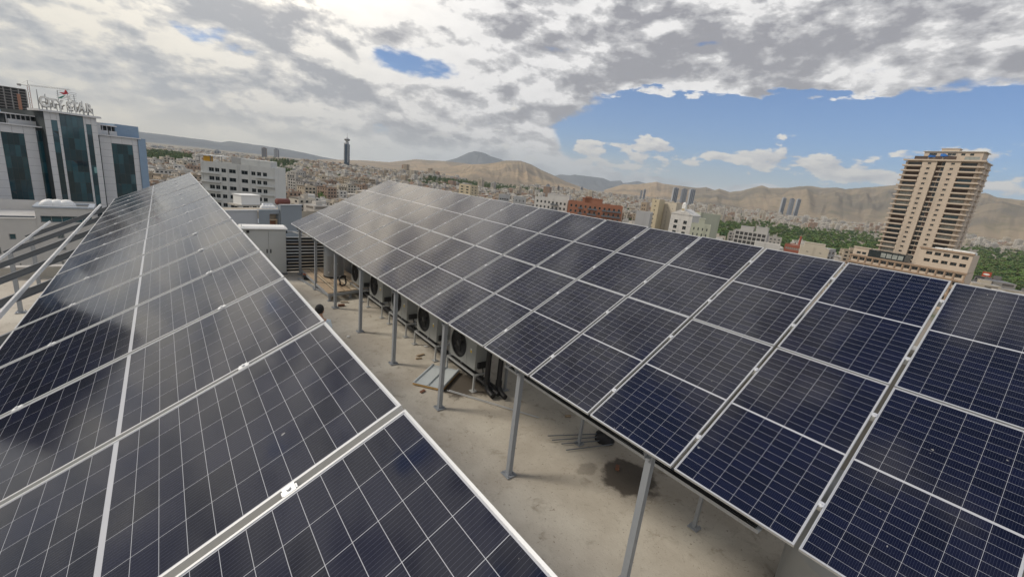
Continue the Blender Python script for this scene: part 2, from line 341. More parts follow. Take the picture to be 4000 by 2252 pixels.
# ------------------------------------------------------------------ solar panels
PW, PL, PT = 1.134, 2.278, .035
TILT = .4665
def cellmat(name, scale_cells):
    m = bpy.data.materials.new(name); m.use_nodes = True; nt = m.node_tree; q = NB(nt); p = nt.nodes['Principled BSDF']
    t = q.n('ShaderNodeTexCoord').outputs['Object']; s = q.n('ShaderNodeSeparateXYZ'); nt.links.new(t, s.inputs[0])
    fr = q.m('FRACT', q.m('MULTIPLY', s.outputs[0], 1/.0164)); line = q.m('LESS_THAN', fr, .07)
    oi = q.n('ShaderNodeObjectInfo').outputs['Random']
    base = q.mix(oi, (.0040, .0046, .013, 1), (.0065, .0078, .024, 1))
    base = q.mix(q.m('MULTIPLY', line, .30), base, (.16, .17, .20, 1))
    gp_ = q.n('ShaderNodeNewGeometry').outputs['Position']; du = q.noise(gp_, 1.1, 8, .68, .5)
    base = q.mix(q.ss(du, .45, .80, 0, .016), base, (.30, .28, .25, 1)); base = q.mix(q.m('MULTIPLY', q.ss(q.noise(gp_, 16, 2, .5), .775, .80), .5), base, (.5, .49, .46, 1))      # a film of dust on the glass
    q.put(p.inputs['Base Color'], base); q.put(p.inputs['Roughness'], q.ss(du, .35, .75, .075, .13)); p.inputs['IOR'].default_value = 1.5
    p.inputs['Specular IOR Level'].default_value = .50
    return m
M_CELL = cellmat('silicon_cell', 1)
M_BACK = mat('white_backsheet', (.46, .47, .50), .14, 0, .03, 5)
M_FRAME = mat('anodised_frame', (.60, .61, .615), .36, .5, .04, 9)
def frame_mesh():
    mb = MB(); h = PW/2; lip = .011
    mb.box(-h, 0, -PT, -h+lip, PL, 0); mb.box(h-lip, 0, -PT, h, PL, 0)
    mb.box(-h+lip, 0, -PT, h-lip, lip, 0); mb.box(-h+lip, PL-lip, -PT, h-lip, PL, 0)
    # bottom flange
    mb.box(-h+lip, lip, -PT, -h+.03, PL-lip, -PT+.002); mb.box(h-.03, lip, -PT, h-lip, PL-lip, -PT+.002)
    return mb.mesh('frame', M_FRAME)
CPX = (PW-2*.0175)/6; CPY = (PL-2*.0175-.022)/24; CW, CH = CPX-.0023, CPY-.0020
def cell_pos():
    for r in range(24):
        for c_ in range(6):
            yield (-PW/2+.0175+CPX*(c_+.5), .0175+CPY*(r+.5)+(.022 if r >= 12 else 0), -.00292)
mb = MB(); a, c_ = CW/2, CH/2; k = .001
mb.add([(-a+k, -c_, .00014), (a-k, -c_, .00014), (a, -c_+k, .00014), (a, c_, .00014), (-a, c_, .00014), (-a, -c_+k, .00014),
        (-a+k, -c_, 0), (a-k, -c_, 0), (a, -c_+k, 0), (a, c_, 0), (-a, c_, 0), (-a, -c_+k, 0)],
       [(0, 1, 2, 3, 4, 5)] + [(i+6, (i+1) % 6+6, (i+1) % 6, i) for i in range(6)])
ME_CELL = mb.mesh('cell', M_CELL)
mb = MB()
for x, y, z in cell_pos(): mb.add([(x-a, y-c_, z+.00014), (x+a, y-c_, z+.00014), (x+a, y+c_, z+.00014), (x-a, y+c_, z+.00014)], [(0, 1, 2, 3)])
ME_CELLS = mb.mesh('cell_grid', M_CELL)
ME_FRAME = frame_mesh()
mb = MB(); h = PW/2-.011
mb.quad((-h, .011, -.003), (h, .011, -.003), (h, PL-.011, -.003), (-h, PL-.011, -.003))
mb.quad((-h, PL-.011, -.009), (h, PL-.011, -.009), (h, .011, -.009), (-h, .011, -.009))
ME_BACK = mb.mesh('backsheet', M_BACK)
mb = MB()
for j in (-.25, 0, .25): mb.box(j-.03, PL/2-.05, -.03, j+.03, PL/2+.05, -.0095)
ME_JB = mb.mesh('junction_box', M_BLACK)
ORD = ['first', 'second', 'third', 'fourth', 'fifth', 'sixth', 'seventh', 'eighth', 'ninth', 'tenth', 'eleventh', 'twelfth', 'thirteenth', 'fourteenth', 'fifteenth', 'sixteenth', 'seventeenth', 'eighteenth']
ct, st = math.cos(TILT), math.sin(TILT)
ROTP = Matrix(((0, ct, -st), (-1, 0, 0), (0, st, ct)))      # local x -> -Y, local y -> up the slope
def panel(loc, label, group, fine):
    e = thing('solar_panel', label, 'solar panel', loc, group=group)
    jx = rnd.uniform(-.0035, .0035); jy = rnd.uniform(-.0025, .0025)
    e.rotation_euler = (ROTP @ Matrix.Rotation(jx, 3, 'X') @ Matrix.Rotation(jy, 3, 'Y')).to_euler()
    obj('frame', ME_FRAME, e); obj('backsheet', ME_BACK, e); obj('junction_box', ME_JB, e)
    if fine:
        for x, y, z in cell_pos(): obj('cell', ME_CELL, e, (x, y, z))
    else: obj('cell_grid', ME_CELLS, e, kind='stuff')
    return e
RP = 1.1725; RZ0 = 2.0
for k in range(17):                          # column k lies between boundary k and k+1, far to near
    yc = (15.5-k)*RP
    for row in (0, 1):
        s0 = row*(PL+.015)
        lab = '%s solar panel from the far end in the %s row of the long right array' % (ORD[k], ('lower', 'upper')[row])
        panel((s0*ct, yc, RZ0+s0*st), lab, 'panels of the right array', k >= 6)
LP = 1.175; LX, LZ, LY = -3.2265, 3.741, 2.039
for k in range(-2, 14):
    yc = LY+(k+.5)*LP
    lab = '%s solar panel from the near end in the single row of the left array' % ORD[k+2]
    panel((LX-PL*ct, yc, LZ-PL*st), lab, 'panels of the left array', k <= 4)

# ------------------------------------------------------------------ support frames
ME_PLATE = None
def base_plate(parent, x, y, w=.2):
    mb = MB(); mb.box(-w/2, -w/2, 0, w/2, w/2, .012)
    for sx in (-1, 1):
        for sy in (-1, 1): mb.tube([(sx*w*.36, sy*w*.36, .012), (sx*w*.36, sy*w*.36, .045)], .008, 6)
    o = mb.build('base_plate', M_POST, parent); o.location = (x, y, 0); return o
def channel(mb, p, q_, w, h, mi=0, t=.005):            # C channel
    p = Vector(p); q_ = Vector(q_); d = (q_-p).normalized(); sx = d.cross(Vector((0, 0, 1))).normalized(); u = sx.cross(d)
    mb.bar(p-sx*(w/2), q_-sx*(w/2), t, h, mi)
    mb.bar(p+u*(h/2), q_+u*(h/2), w, t, mi); mb.bar(p-u*(h/2), q_-u*(h/2), w, t, mi)
def support(name, label, x0, z0, length, ys, rails, gaps, rows, y_near, y_far, dark):
    e = thing(name, label, 'support frame', (x0, 0, 0))
    def sl(s, dn): return (s*ct+dn*st, z0+s*st-dn*ct)      # slope position, depth under glass plane
    for y in ys:
        for s_, w in ((.11, .08), (2.02, .05), (4.30, .08)):
            if s_ > length-.1: continue
            x, z = sl(s_, .20)
            mb = MB(); mb.box(-w/2, -w/2, .012, w/2, w/2, z+.02)
            o = mb.build('post', M_POST, e); o.location = (x, y, 0)
            bp_ = base_plate(o, 0, 0, .2 if w > .06 else .15)
        mb = MB(); a_ = sl(.02, .145); b2 = sl(length-.05, .145)
        channel(mb, (a_[0], y, a_[1]), (b2[0], y, b2[1]), .055, .105)
        mb.build('rafter', M_DARKST if dark else M_POST, e)
    for s_, ya, yb in rails:
        x, z = sl(s_, .058); mb = MB(); mb.bar((x, ya, z), (x, yb, z), .042, .045, 0, (-st, 0, ct)); 
        x2, z2 = sl(s_, .034); mb.bar((x2-.012*ct, ya, z2-.012*st), (x2-.012*ct, yb, z2-.012*st), .010, .006, 0, (-st, 0, ct)); mb.bar((x2+.012*ct, ya, z2+.012*st), (x2+.012*ct, yb, z2+.012*st), .010, .006, 0, (-st, 0, ct))
        mb.build('rail', M_ALU, e)
    for y in gaps:
        for s_ in rows:
            x, z = sl(s_, -.002); mb = MB(); mb.box(-.022, -.024, -.002, .022, .024, .002); mb.tube([(0, 0, .003), (0, 0, .010)], .009, 6); mb.box(-.012, -.03, -.034, .012, .03, -.002)
            o = mb.build('clamp', M_ALU, e); o.location = (x, y, z); o.rotation_euler = ROTP.to_euler()
    return e
ysR = [3.89+2.365*i for i in range(-2, 7)]
rq = (.50, PL-.50, PL+.515, 2*PL-.485)
support('array_support_frame', 'grey steel posts, rafters and rails carrying the long right array', 0, RZ0, 2*PL+.015, ysR,
        [(s_, -1.3, 18.9) for s_ in rq], [(16-k)*RP for k in range(1, 17)], rq, -1.3, 18.9, False)
ysL = [17.75-2.35*i for i in range(0, 8)]
lx0 = LX-(2*PL+.015)*ct; lz0 = LZ-(2*PL+.015)*st
support('array_support_frame', 'dark steel frame with bare aluminium rails at the left array', lx0, lz0, 2*PL+.015, ysL,
        [(.42, 3.0, 19.2), (PL-.44, -.2, 18.85), (PL+.5, -.3, 18.6), (2*PL-.5, -.3, 18.6)], [LY+k*LP for k in range(-1, 14)], (PL+.515, 2*PL-.485), -.3, 18.6, True)

# ------------------------------------------------------------------ condensers under the right array
M_AC = mat('condenser_casing', (.30, .31, .30), .5, 0, .06, 3)
M_ACD = mat('condenser_dark', (.022, .023, .025), .5, 0, .1, 6)
M_STAND = mat('stand_white_steel', (.42, .43, .43), .5, .2, .12, 6)
M_YEL = mat('yellow_label', (.75, .55, .04), .6, 0, 0)
M_LABW = mat('white_label', (.7, .7, .7), .6, 0, 0)
ACW, ACH, ACD = 1.11, .83, .40
def condenser_parts(e):
    mb = MB(); w = ACW/2                          # local: x to the viewer's right, y into the unit, z up
    # casing with a round fan opening in its front
    cx_, cz_, rad, N = -.18, .40, .335, 32
    outer = []
    for k_ in range(N):
        a_ = 2*math.pi*k_/N; dx, dz = math.cos(a_), math.sin(a_)
        t_ = min(((w-cx_) if dx > 0 else (w+cx_))/max(abs(dx), 1e-6), ((ACH-cz_) if dz > 0 else cz_)/max(abs(dz), 1e-6))
        outer.append((cx_+dx*t_, 0, cz_+dz*t_))
    inner = [(cx_+rad*math.cos(2*math.pi*k_/N), 0, cz_+rad*math.sin(2*math.pi*k_/N)) for k_ in range(N)]
    mb.add(outer+inner, [(k_, (k_+1) % N, N+(k_+1) % N, N+k_) for k_ in range(N)])
    for sx in (-1, 1):
        for z_ in (0, ACH):
            i = min(range(N), key=lambda k_: abs(outer[k_][0]-sx*w)+abs(outer[k_][2]-z_)); j = [i-1, (i+1) % N]
            for jj in j: mb.add([outer[i], outer[jj], (sx*w, .0005, z_)], [(0, 1, 2)])
    mb.box(-w, .001, 0, w, ACD, ACH, skip=('f',)); mb.box(-w-.008, -.008, ACH, w+.008, ACD+.008, ACH+.02)
    mb.bar((.19, -.002, .01), (.19, -.002, ACH-.01), .006, .006)
    mb.build('casing', M_AC, e)
    f = MB(); f.lathe([(rad, 0), (rad, .1), (.05, .1)], n=N); o = f.build('fan_duct', M_ACD, e); o.location = (cx_, 0, cz_); o.rotation_euler = (-math.pi/2, 0, 0)
    f = MB()
    for r_ in [rad*(.22+.13*i) for i in range(7)]: f.tube([(r_*math.cos(2*math.pi*i/24), r_*math.sin(2*math.pi*i/24), 0) for i in range(25)], .0035, 4, cap=False)
    for i in range(8): a_ = i*math.pi/4; f.bar((.06*math.cos(a_), .06*math.sin(a_), 0), (rad*math.cos(a_), rad*math.sin(a_), 0), .006, .006)
    f.lathe([(.001, .004), (.07, .004), (.07, -.004), (.001, -.004)], n=16)
    g = f.build('fan_grille', M_ACD, e); g.location = (cx_, -.012, cz_); g.rotation_euler = (-math.pi/2, 0, 0)
    f = MB()
    for i in range(3):
        a0 = i*2*math.pi/3
        f.add([(.05*math.cos(a0), .05*math.sin(a0), 0), (.30*math.cos(a0-.3), .30*math.sin(a0-.3), .03), (.31*math.cos(a0+.45), .31*math.sin(a0+.45), -.03), (.06*math.cos(a0+.9), .06*math.sin(a0+.9), -.02)], [(0, 1, 2, 3)])
    g = f.build('fan_blades', M_ACD, e); g.location = (cx_, .06, cz_); g.rotation_euler = (-math.pi/2, 0, 0)
    f = MB(); f.box(.33, -.003, .36, .385, -.0005, .42); f.build('yellow_sticker', M_YEL, e)
    f = MB(); f.box(.33, -.003, .422, .385, -.0005, .46); f.build('white_sticker', M_LABW, e)
    f = MB()
    for i in range(14): f.box(w+.0005, .05, .2+i*.04, w+.004, ACD-.05, .222+i*.04)
    f.build('side_louvre', M_AC, e)
    f = MB(); f.box(w+.001, .06, .05, w+.06, .30, .18); f.tube([(w+.03, .2, .05), (w+.05, .22, -.12), (w-.02, .25, -.3)], .014, 6); f.build('valve_cover', M_ACD, e)
    for sx in (-.38, .38):
        for y_ in (.03, ACD-.07):
            f = MB(); f.box(sx-.06, y_, -.045, sx+.06, y_+.05, 0); f.build('rubber_foot', M_BLACK, e)
def stand_parts(e):
    L_ = 1.20
    for y_ in (-.02, ACD):
        f = MB(); f.bar((-L_/2, y_, -.065), (L_/2, y_, -.065), .04, .04); f.build('rail', M_STAND, e)
        for sx in (-1, 1):
            f = MB(); f.bar((sx*L_/2, y_, -.40), (sx*L_/2, y_, -.0651), .04, .04, 0, (0, 1, 0)); f.box(sx*L_/2-.07, y_-.07, -.448, sx*L_/2+.07, y_+.07, -.438); f.bar((sx*L_/2, y_, -.44), (sx*L_/2, y_, -.38), .03, .03, 0, (0, 1, 0))
            f.build('leg', M_STAND, e)
    for sx in (-1, 1):
        f = MB(); f.bar((sx*L_/2, -.0, -.066), (sx*L_/2, ACD-.02, -.066), .038, .038); f.build('crossbar', M_STAND, e)
for i, yr in enumerate((6.58, 8.38, 10.15, 11.95, 13.79)):
    yc = yr+ACW/2
    which = ['nearest to the metal sheet', 'second in its row', 'third in its row', 'fourth in its row', 'farthest, next to the cylindrical tank'][i]
    e = thing('air_conditioner_unit', 'grey condenser with round black fan under the right array, ' + which, 'air conditioner', (1.22, yc, .48), -math.pi/2, 'condensers under the right array'); condenser_parts(e)
    e = thing('condenser_stand', 'white steel stand under the condenser ' + ['nearest to the camera', 'second nearest to the camera', 'third nearest to the camera', 'fourth nearest to the camera', 'beside the cylindrical tank'][i], 'stand', (1.22, yc, .45), -math.pi/2, 'condenser stands'); stand_parts(e)

# insulated pipes
e = thing('insulated_pipe', 'black insulated pipe run lying behind the condenser stands', 'pipe', (1.52, 6.0, 0))
mb = MB(); mb.tube([(0, 0, .1), (0, 9.5, .1)], .055, 10); mb.build('pipe', M_BLACK, e)
mb = MB(); mb.tube([(.13, .2, .09), (.13, 9.3, .09)], .045, 10); mb.build('pipe', M_BLACK, e)
for i, (x, y) in enumerate(((1.40, 6.32), (1.62, 6.16))):
    mb = MB(); mb.tube([(0, 0, 2.05), (0, 0, .30), (0, -.03, .18), (0, -.12, .09), (-.02, -.30, .075)], [.06]*5, 12)
    mb.tube([(0, 0, .34), (0, 0, .22)], .075, 12)
    o = mb.build('insulated_riser', M_BLACK); o.location = (x, y, 0); o['category'] = 'pipe'; o['label'] = ('left', 'right')[i]+' one of two black vertical pipes with floor elbows beside nearest condenser'; o['group'] = 'black risers'
# floor bits
def floor_item(name, mb, m, label, cat, loc=(0, 0, 0), rz=0, group=None): return mb.build(name, m, loc=loc, rot=(0, 0, rz), label=label, cat=cat, group=group)
e = thing('sandwich_panel', 'pale ribbed sandwich roofing panel offcut lying on the floor', 'roofing panel', (.765, 7.43, .01), math.atan2(.64, .83))
LX_, WY_ = 1.05, .73
mb = MB(); mb.box(-LX_/2, -WY_/2, 0, LX_/2, WY_/2, .045); mb.build('foam_core', mat('foam_core', (.48, .30, .12), .9, 0, .2, 12, .4, 60), e)
mb = MB(); mb.box(-LX_/2-.002, -WY_/2-.002, .0455, LX_/2+.004, WY_/2+.004, .052); mb.build('sheet_skin', mat('pale_sheet', (.62, .67, .69), .4, .2, .08, 3), e)
for y_ in (-WY_/2+.03, 0, WY_/2-.03):
    mb = MB(); mb.add([(-LX_/2, y_-.035, .052), (-LX_/2, y_-.015, .085), (-LX_/2, y_+.015, .085), (-LX_/2, y_+.035, .052), (LX_/2, y_-.035, .052), (LX_/2, y_-.015, .085), (LX_/2, y_+.015, .085), (LX_/2, y_+.035, .052)], [(0, 1, 2, 3), (7, 6, 5, 4), (0, 4, 5, 1), (1, 5, 6, 2), (2, 6, 7, 3)])
    mb.build('rib', MATS['pale_sheet'], e)
for i, dx in enumerate((0, .05)):
    mb = MB(); mb.tube([(.68+dx, 6.80, .012), (1.2+dx, 5.93, .012), (1.79+dx*.5, 4.95, .012)], .008, 6)
    floor_item('metal_conduit', mb, M_GALV, 'thin metal conduit on the floor, '+('left', 'right')[i]+' of a pair running from the roofing panel', 'conduit', group='conduits on the floor')
for i, (a_, c_) in enumerate((((580, 718), (1060, 700)), ((620, 758), (1110, 727)), ((710, 793), (1160, 757)), ((755, 852), (1200, 797)))):
    p0 = hitz(1900+a_[0]/2.416, 1400+a_[1]/2.416, .05); p1 = hitz(1900+c_[0]/2.416, 1400+c_[1]/2.416, .05)
    mb = MB(); mb.tube([(0, 0, 0), tuple(p1-p0)], .011, 8)
    floor_item('steel_rod', mb, M_DARKST, '%s dark steel rod of the four sticking out from under the right array' % ORD[i], 'rod', (p0[0], p0[1], .03), group='steel rods under the array')
pp = hitz(1900+1080/2.416, 1400+760/2.416, .05)
mb = MB(); mb.lathe([(.20, 0), (.19, .03), (.12, .06), (.001, .07)], (0, 0, 0), 9); mb.lathe([(.13, 0), (.12, .04), (.001, .09)], (.15, .08, 0), 8)
floor_item('dark_cable_bag', mb, M_BLACK, 'black bundle lying at the ends of the four steel rods', 'bag', (pp[0]+.12, pp[1], 0), .5)
M_BRICK = mat('fired_brick', (.20, .095, .06), .9, 0, .2, 20); M_BRICKL = mat('pale_block', (.45, .38, .30), .9, 0, .15, 15)
for px, py, rz, m_, lab, s_ in ((1345, 1180, 1.2, M_BRICKL, 'pale narrow brick lying near the third post', (.09, .25, .04)), (1333, 1194, -.1, M_BRICK, 'dark red brick lying near the third post', (.22, .1, .06)),
                           (2218, 1625, -.35, M_WOOD, 'small orange wood offcut on the floor near the steel rods', (.14, .05, .03)), (2411, 1828, .6, M_BRICK, 'small broken reddish brick piece on the wet patch', (.13, .06, .04)),
                           (1195, 1106, .3, M_WHITEP, 'white scrap lying on the floor near the bucket', (.09, .05, .02)), (1361, 1316, .7, M_WHITEP, 'crumpled white scrap on the floor beside the worker', (.07, .06, .04)),
                           (1643, 1387, .2, M_WOOD, 'longer brown wood splinter on the floor beside the condenser row', (.24, .05, .03)), (1636, 1400, -.1, M_WOOD, 'short brown wood splinter on the floor beside the condenser row', (.16, .04, .03)), (1650, 1528, .4, M_BRICK, 'reddish tile shard by the corner of the roofing panel', (.14, .07, .02)),
                           (1664, 1353, 2.4, M_LABW, 'small white plastic scrap beside the condenser stand', (.12, .05, .02))):
    g_ = hitz(px, py, 0); mb = MB(); a_, c_, d_ = s_
    vs = [(sx*a_/2*rnd.uniform(.8, 1.1), sy*c_/2*rnd.uniform(.8, 1.1), z_) for z_ in (0, d_) for sx, sy in ((-1, -1), (1, -1), (1, 1), (-1, 1))]
    mb.add(vs, ((3, 2, 1, 0), (4, 5, 6, 7), (0, 1, 5, 4), (1, 2, 6, 5), (2, 3, 7, 6), (3, 0, 4, 7)))
    floor_item('debris_piece', mb, m_, lab, 'debris', (g_[0], g_[1], 0), rz)

# tank platform
e = thing('tank_platform', 'low steel platform with wooden planks under the cylindrical tank', 'platform', (.2, 14.1, 0))
for a_, c_ in (((0, 0), (0, 3.7)), ((1.6, .35), (1.6, 3.9)), ((0, 0), (1.6, .35)), ((0, 3.7), (1.6, 3.9)), ((0, 1.8), (1.6, 2.0))):
    mb = MB(); mb.bar((a_[0], a_[1], .20), (c_[0], c_[1], .20), .05, .09); mb.build('beam', M_POST, e)
for x, y in ((.03, .06), (.8, .22), (1.55, .4), (.03, 1.8), (1.55, 2), (.03, 3.6), (1.55, 3.8)):
    mb = MB(); mb.box(x-.03, y-.03, .012, x+.03, y+.03, .16); mb.box(x-.07, y-.07, 0, x+.07, y+.07, .012); mb.build('leg', M_POST, e)
for i, (x, w_) in enumerate(((.02, .26), (.32, .05), (.40, .20), (.64, .22), (.90, .22), (1.16, .22), (1.40, .2))):
    mb = MB(); y0 = .06+x*.22; mb.box(x-.02, y0, .246+.004*(i % 2), x+w_-.03, 3.66+.1*x, .272+.006*(i % 3)); mb.build('plank', M_WOOD if i % 3 != 1 else mat('pale_plank', (.52, .44, .33), .8, 0, .15, 8), e)
def tank(loc, r, h, label, m):
    e = thing('water_tank', label, 'tank', loc)
    mb = MB(); mb.lathe([(0.001, 0), (r*.97, 0), (r, .04), (r, h*.5-.015), (r+.006, h*.5), (r, h*.5+.015), (r, h-.12), (r*.85, h-.05), (r*.4, h), (.001, h+.01)], n=36); mb.build('shell', m, e)
    mb = MB(); mb.lathe([(r+.004, .02), (r+.012, .02), (r+.012, .07), (r+.004, .07)], n=36); mb.build('base_band', M_BLACK, e)
    for a_, z_ in ((-2.3, .25), (-1.6, .6)):
        d_ = Vector((math.cos(a_), math.sin(a_), 0)); mb = MB(); mb.tube([d_*(r-.02)+Vector((0, 0, z_)), d_*(r+.07)+Vector((0, 0, z_))], .028, 10); mb.build('nozzle', M_GALV, e)
    return e
M_TANK = mat('grey_tank_paint', (.27, .285, .30), .42, .3, .07, 2)
tank((1.02, 16.35, .285), .37, 1.75, 'tall grey cylindrical tank on the plank platform', M_TANK)
tank((2.02, 17.45, .0), .30, 2.2, 'second grey tank, behind the one on the platform', M_TANK)
mb = MB(); mb.tube([(.16*math.cos(i*.42)*(1+.02*i/8), .05*math.sin(i*1.3), .20+.19*math.sin(i*.42)) for i in range(46)], .02, 8)
floor_item('hose_coil', mb, M_BLACK, 'coiled black hose beside the farthest condenser', 'hose', (.92, 14.95, .28), .5)
e = thing('bucket', 'small dark bucket with orange rim near the louvre screen', 'bucket', (.22, 17.2, 0))
mb = MB(); mb.lathe([(.001, .0), (.10, 0), (.125, .22), (.12, .22), (.095, .02), (.001, .02)], n=20); mb.build('body', mat('dark_bucket', (.03, .035, .04), .6), e)
mb = MB(); mb.lathe([(.126, .215), (.135, .215), (.135, .235), (.118, .235)], n=20); mb.build('rim', mat('orange_rim', (.55, .16, .04), .6), e)
mb = MB(); mb.tube([(.12*math.cos(t_*.314), .02, .2+.09*math.sin(t_*.314)) for t_ in range(11)], .004, 5); mb.build('handle', M_GALV, e)
mb = MB(); mb.bar((0, 0, .03), (.38, -2.5, .03), .06, .05); floor_item('steel_channel', mb, M_POST, 'grey steel channel lying on the floor left of the tank platform', 'steel section', (-.05, 17.3, 0))

# cabinet
e = thing('electrical_cabinet', 'grey two-door electrical cabinet with white roof cap', 'cabinet', (-1.80, 18.15, 0))
M_CAB = mat('cabinet_grey', (.47, .485, .48), .5, .1, .04, 2)
mb = MB(); mb.box(0, .02, .06, 1.50, .62, 1.82); mb.build('body', M_CAB, e)
mb = MB(); mb.box(-.03, .02, 0, 1.53, .66, .06); mb.build('plinth', M_DARKST, e)
for x0, x1 in ((.02, .875), (.885, 1.48)):
    d_ = MB(); d_.box(x0, -.004, .09, x1, .0195, 1.79); do = d_.build('door', M_CAB, e)
    hx = x1-.06 if x0 < .1 else x0+.06
    h_ = MB(); h_.box(hx-.02, -.02, .90, hx+.02, -.0042, 1.05); h_.box(hx-.008, -.035, .93, hx+.008, -.0201, 1.02); h_.build('handle', M_BLACK, do)
mb = MB(); mb.box(.15, -.03, 1.69, .24, -.0041, 1.78); mb.lathe([(.001, 0), (.03, 0), (.03, .02), (.001, .02)], (.195, -.05, 1.72)); mb.build('vent', M_BLACK, e)
mb = MB(); mb.add([(-.05, -.07, 1.83), (1.55, -.07, 1.83), (1.55, .70, 1.83), (-.05, .70, 1.83), (-.05, -.07, 1.865), (1.55, -.07, 1.865), (1.52, .03, 1.93), (-.02, .03, 1.93), (-.02, .62, 1.93), (1.52, .62, 1.93), (1.55, .70, 1.865), (-.05, .70, 1.865)],
    [(3, 2, 1, 0), (0, 1, 5, 4), (4, 5, 6, 7), (7, 6, 9, 8), (8, 9, 10, 11), (1, 2, 10, 5), (5, 10, 9, 6), (2, 3, 11, 10), (3, 0, 4, 11), (4, 7, 8, 11)]); mb.build('roof_cap', M_WHITEP, e)
for x in (.0, 1.48):
    mb = MB(); mb.tube([(x, .05, 1.9), (x, .05, 2.0)], .012, 6); mb.build('lifting_eye', M_GALV, e)
for z_ in (.45, 1.68):
    mb = MB(); mb.box(1.5005, .05, z_, 1.56, .12, z_+.08); mb.build('hinge', M_BLACK, e)

# louvre screen
e = thing('louvre_screen', 'dark horizontal slat screen at the end of the roof', 'screen', (-.25, 18.55, 0))
M_SLAT = mat('dark_slat', (.020, .022, .026), .6, 0, .15, 4)
for i in range(11):
    z_ = .02+.133*i; L_ = 3.6
    mb = MB(); mb.bar((0, 0, z_+.05), (L_, 0, z_+.05), .03, .092); mb.build('slat', M_SLAT, e)
    if i not in (3, 9):
        mb = MB(); mb.bar((.02, -.03, z_+.108), (1.1+rnd.uniform(0, 1.6), -.03+rnd.uniform(-.01, .01), z_+.108), .09, .017)
        mb.build('ledge', (M_WOOD, M_GALV, M_GALV, M_GALV)[i % 4] if i > 2 else mat('pale_plank', (.52, .44, .33)), e)
for x in (.0, 1.2, 2.4, 3.55):
    mb = MB(); mb.bar((x, .04, 0), (x, .04, 1.5), .04, .04, 0, (0, 1, 0)); mb.build('upright', M_DARKST, e)
e = thing('handrail', 'thin grey pipe handrail above the slat screen', 'handrail', (-.3, 19.0, 0))
for z_ in (1.62, 1.12):
    mb = MB(); mb.tube([(0, 0, z_), (3.8, 0, z_)], .022, 8); mb.build('rail', M_GALV, e)
for x in (0.02, 1.25, 2.5, 3.78):
    mb = MB(); mb.tube([(x, 0, -.02), (x, 0, 1.61)], .022, 8); mb.build('upright', M_GALV, e)
mb = MB(); mb.bar((0, 0, 0), (.5, -.35, -.13), .05, .03); floor_item('short_rail_offcut', mb, M_ALU, 'short aluminium rail sticking out by the far post of the right array', 'rail', (-.02, 18.35, 1.72))

# under-array clutter at the near side
e = thing('cable_tray', 'long perforated galvanised cable tray under the near part of the right array', 'cable tray', (1.60, -.3, .80))
mb = MB(); mb.box(-.08, .95, 0, .08, 6.2, .004); mb.build('tray_base', M_GALV, e)
for sx in (-1, 1):
    mb = MB(); mb.bar((sx*.08, .95, .025), (sx*.08, 6.2, .025), .003, .05); mb.build('side', M_GALV, e)
for i, x in enumerate((-.04, 0, .04)):
    mb = MB(); mb.tube([(x+.012*math.sin(j*.8+i), 1.0+j*.3, .03) for j in range(18)], .012, 6); mb.build('cable', M_BLACK, e)
e = tank((2.02, -.18, 0), .62, 1.75, 'large grey tank under the nearest panels with a black hose fitting', mat('grey_tank_light', (.36, .375, .385), .4, .2, .05, 2))
mb = MB(); d_ = Vector((-.93, -.37, 0)); c0 = Vector((0, 0, 1.02)); mb.tube([c0+d_*.60, c0+d_*.66], .085, 16); mb.build('red_flange', mat('red_flange', (.20, .03, .025), .6), e)
mb = MB(); mb.tube([c0+d_*.64, c0+d_*.76, c0+d_*.82+Vector((0, 0, -.05)), c0+d_*.84+Vector((0, 0, -.35)), c0+d_*.84+Vector((.02, 0, -1.0))], [.065, .065, .06, .055, .055], 12); mb.build('hose', M_BLACK, e)

# ------------------------------------------------------------------ the worker
def skin(name, V_, E_, m_, parent, root=0, sub=2):
    me = bpy.data.meshes.new(name); me.from_pydata([v[:3] for v in V_], E_, []); me.materials.append(m_)
    o = obj(name, me, parent); s_ = o.modifiers.new('skin', 'SKIN'); s_.use_smooth_shade = True
    for i, v in enumerate(V_):
        r_ = v[3]; me.skin_vertices[0].data[i].radius = r_ if isinstance(r_, tuple) else (r_, r_)
    me.skin_vertices[0].data[root].use_root = True
    u_ = o.modifiers.new('sub', 'SUBSURF'); u_.levels = u_.render_levels = sub
    return o
M_SKIN = mat('skin', (.42, .25, .17), .55, 0, .05, 8); M_SHIRT = mat('pale_shirt', (.60, .66, .68), .9, 0, .06, 10, .3, 25); M_TROU = mat('dark_trousers', (.03, .035, .05), .9, 0, .1, 10); M_HAIR = mat('black_hair', (.008, .007, .007), .6, 0, .3, 60, .6, 120); M_SHOE = mat('dark_shoes', (.015, .013, .012), .6)
e = thing('person', 'worker in a pale shirt with short black hair walking behind the left array', 'person', (-1.60, 8.40, 0), -R(32))
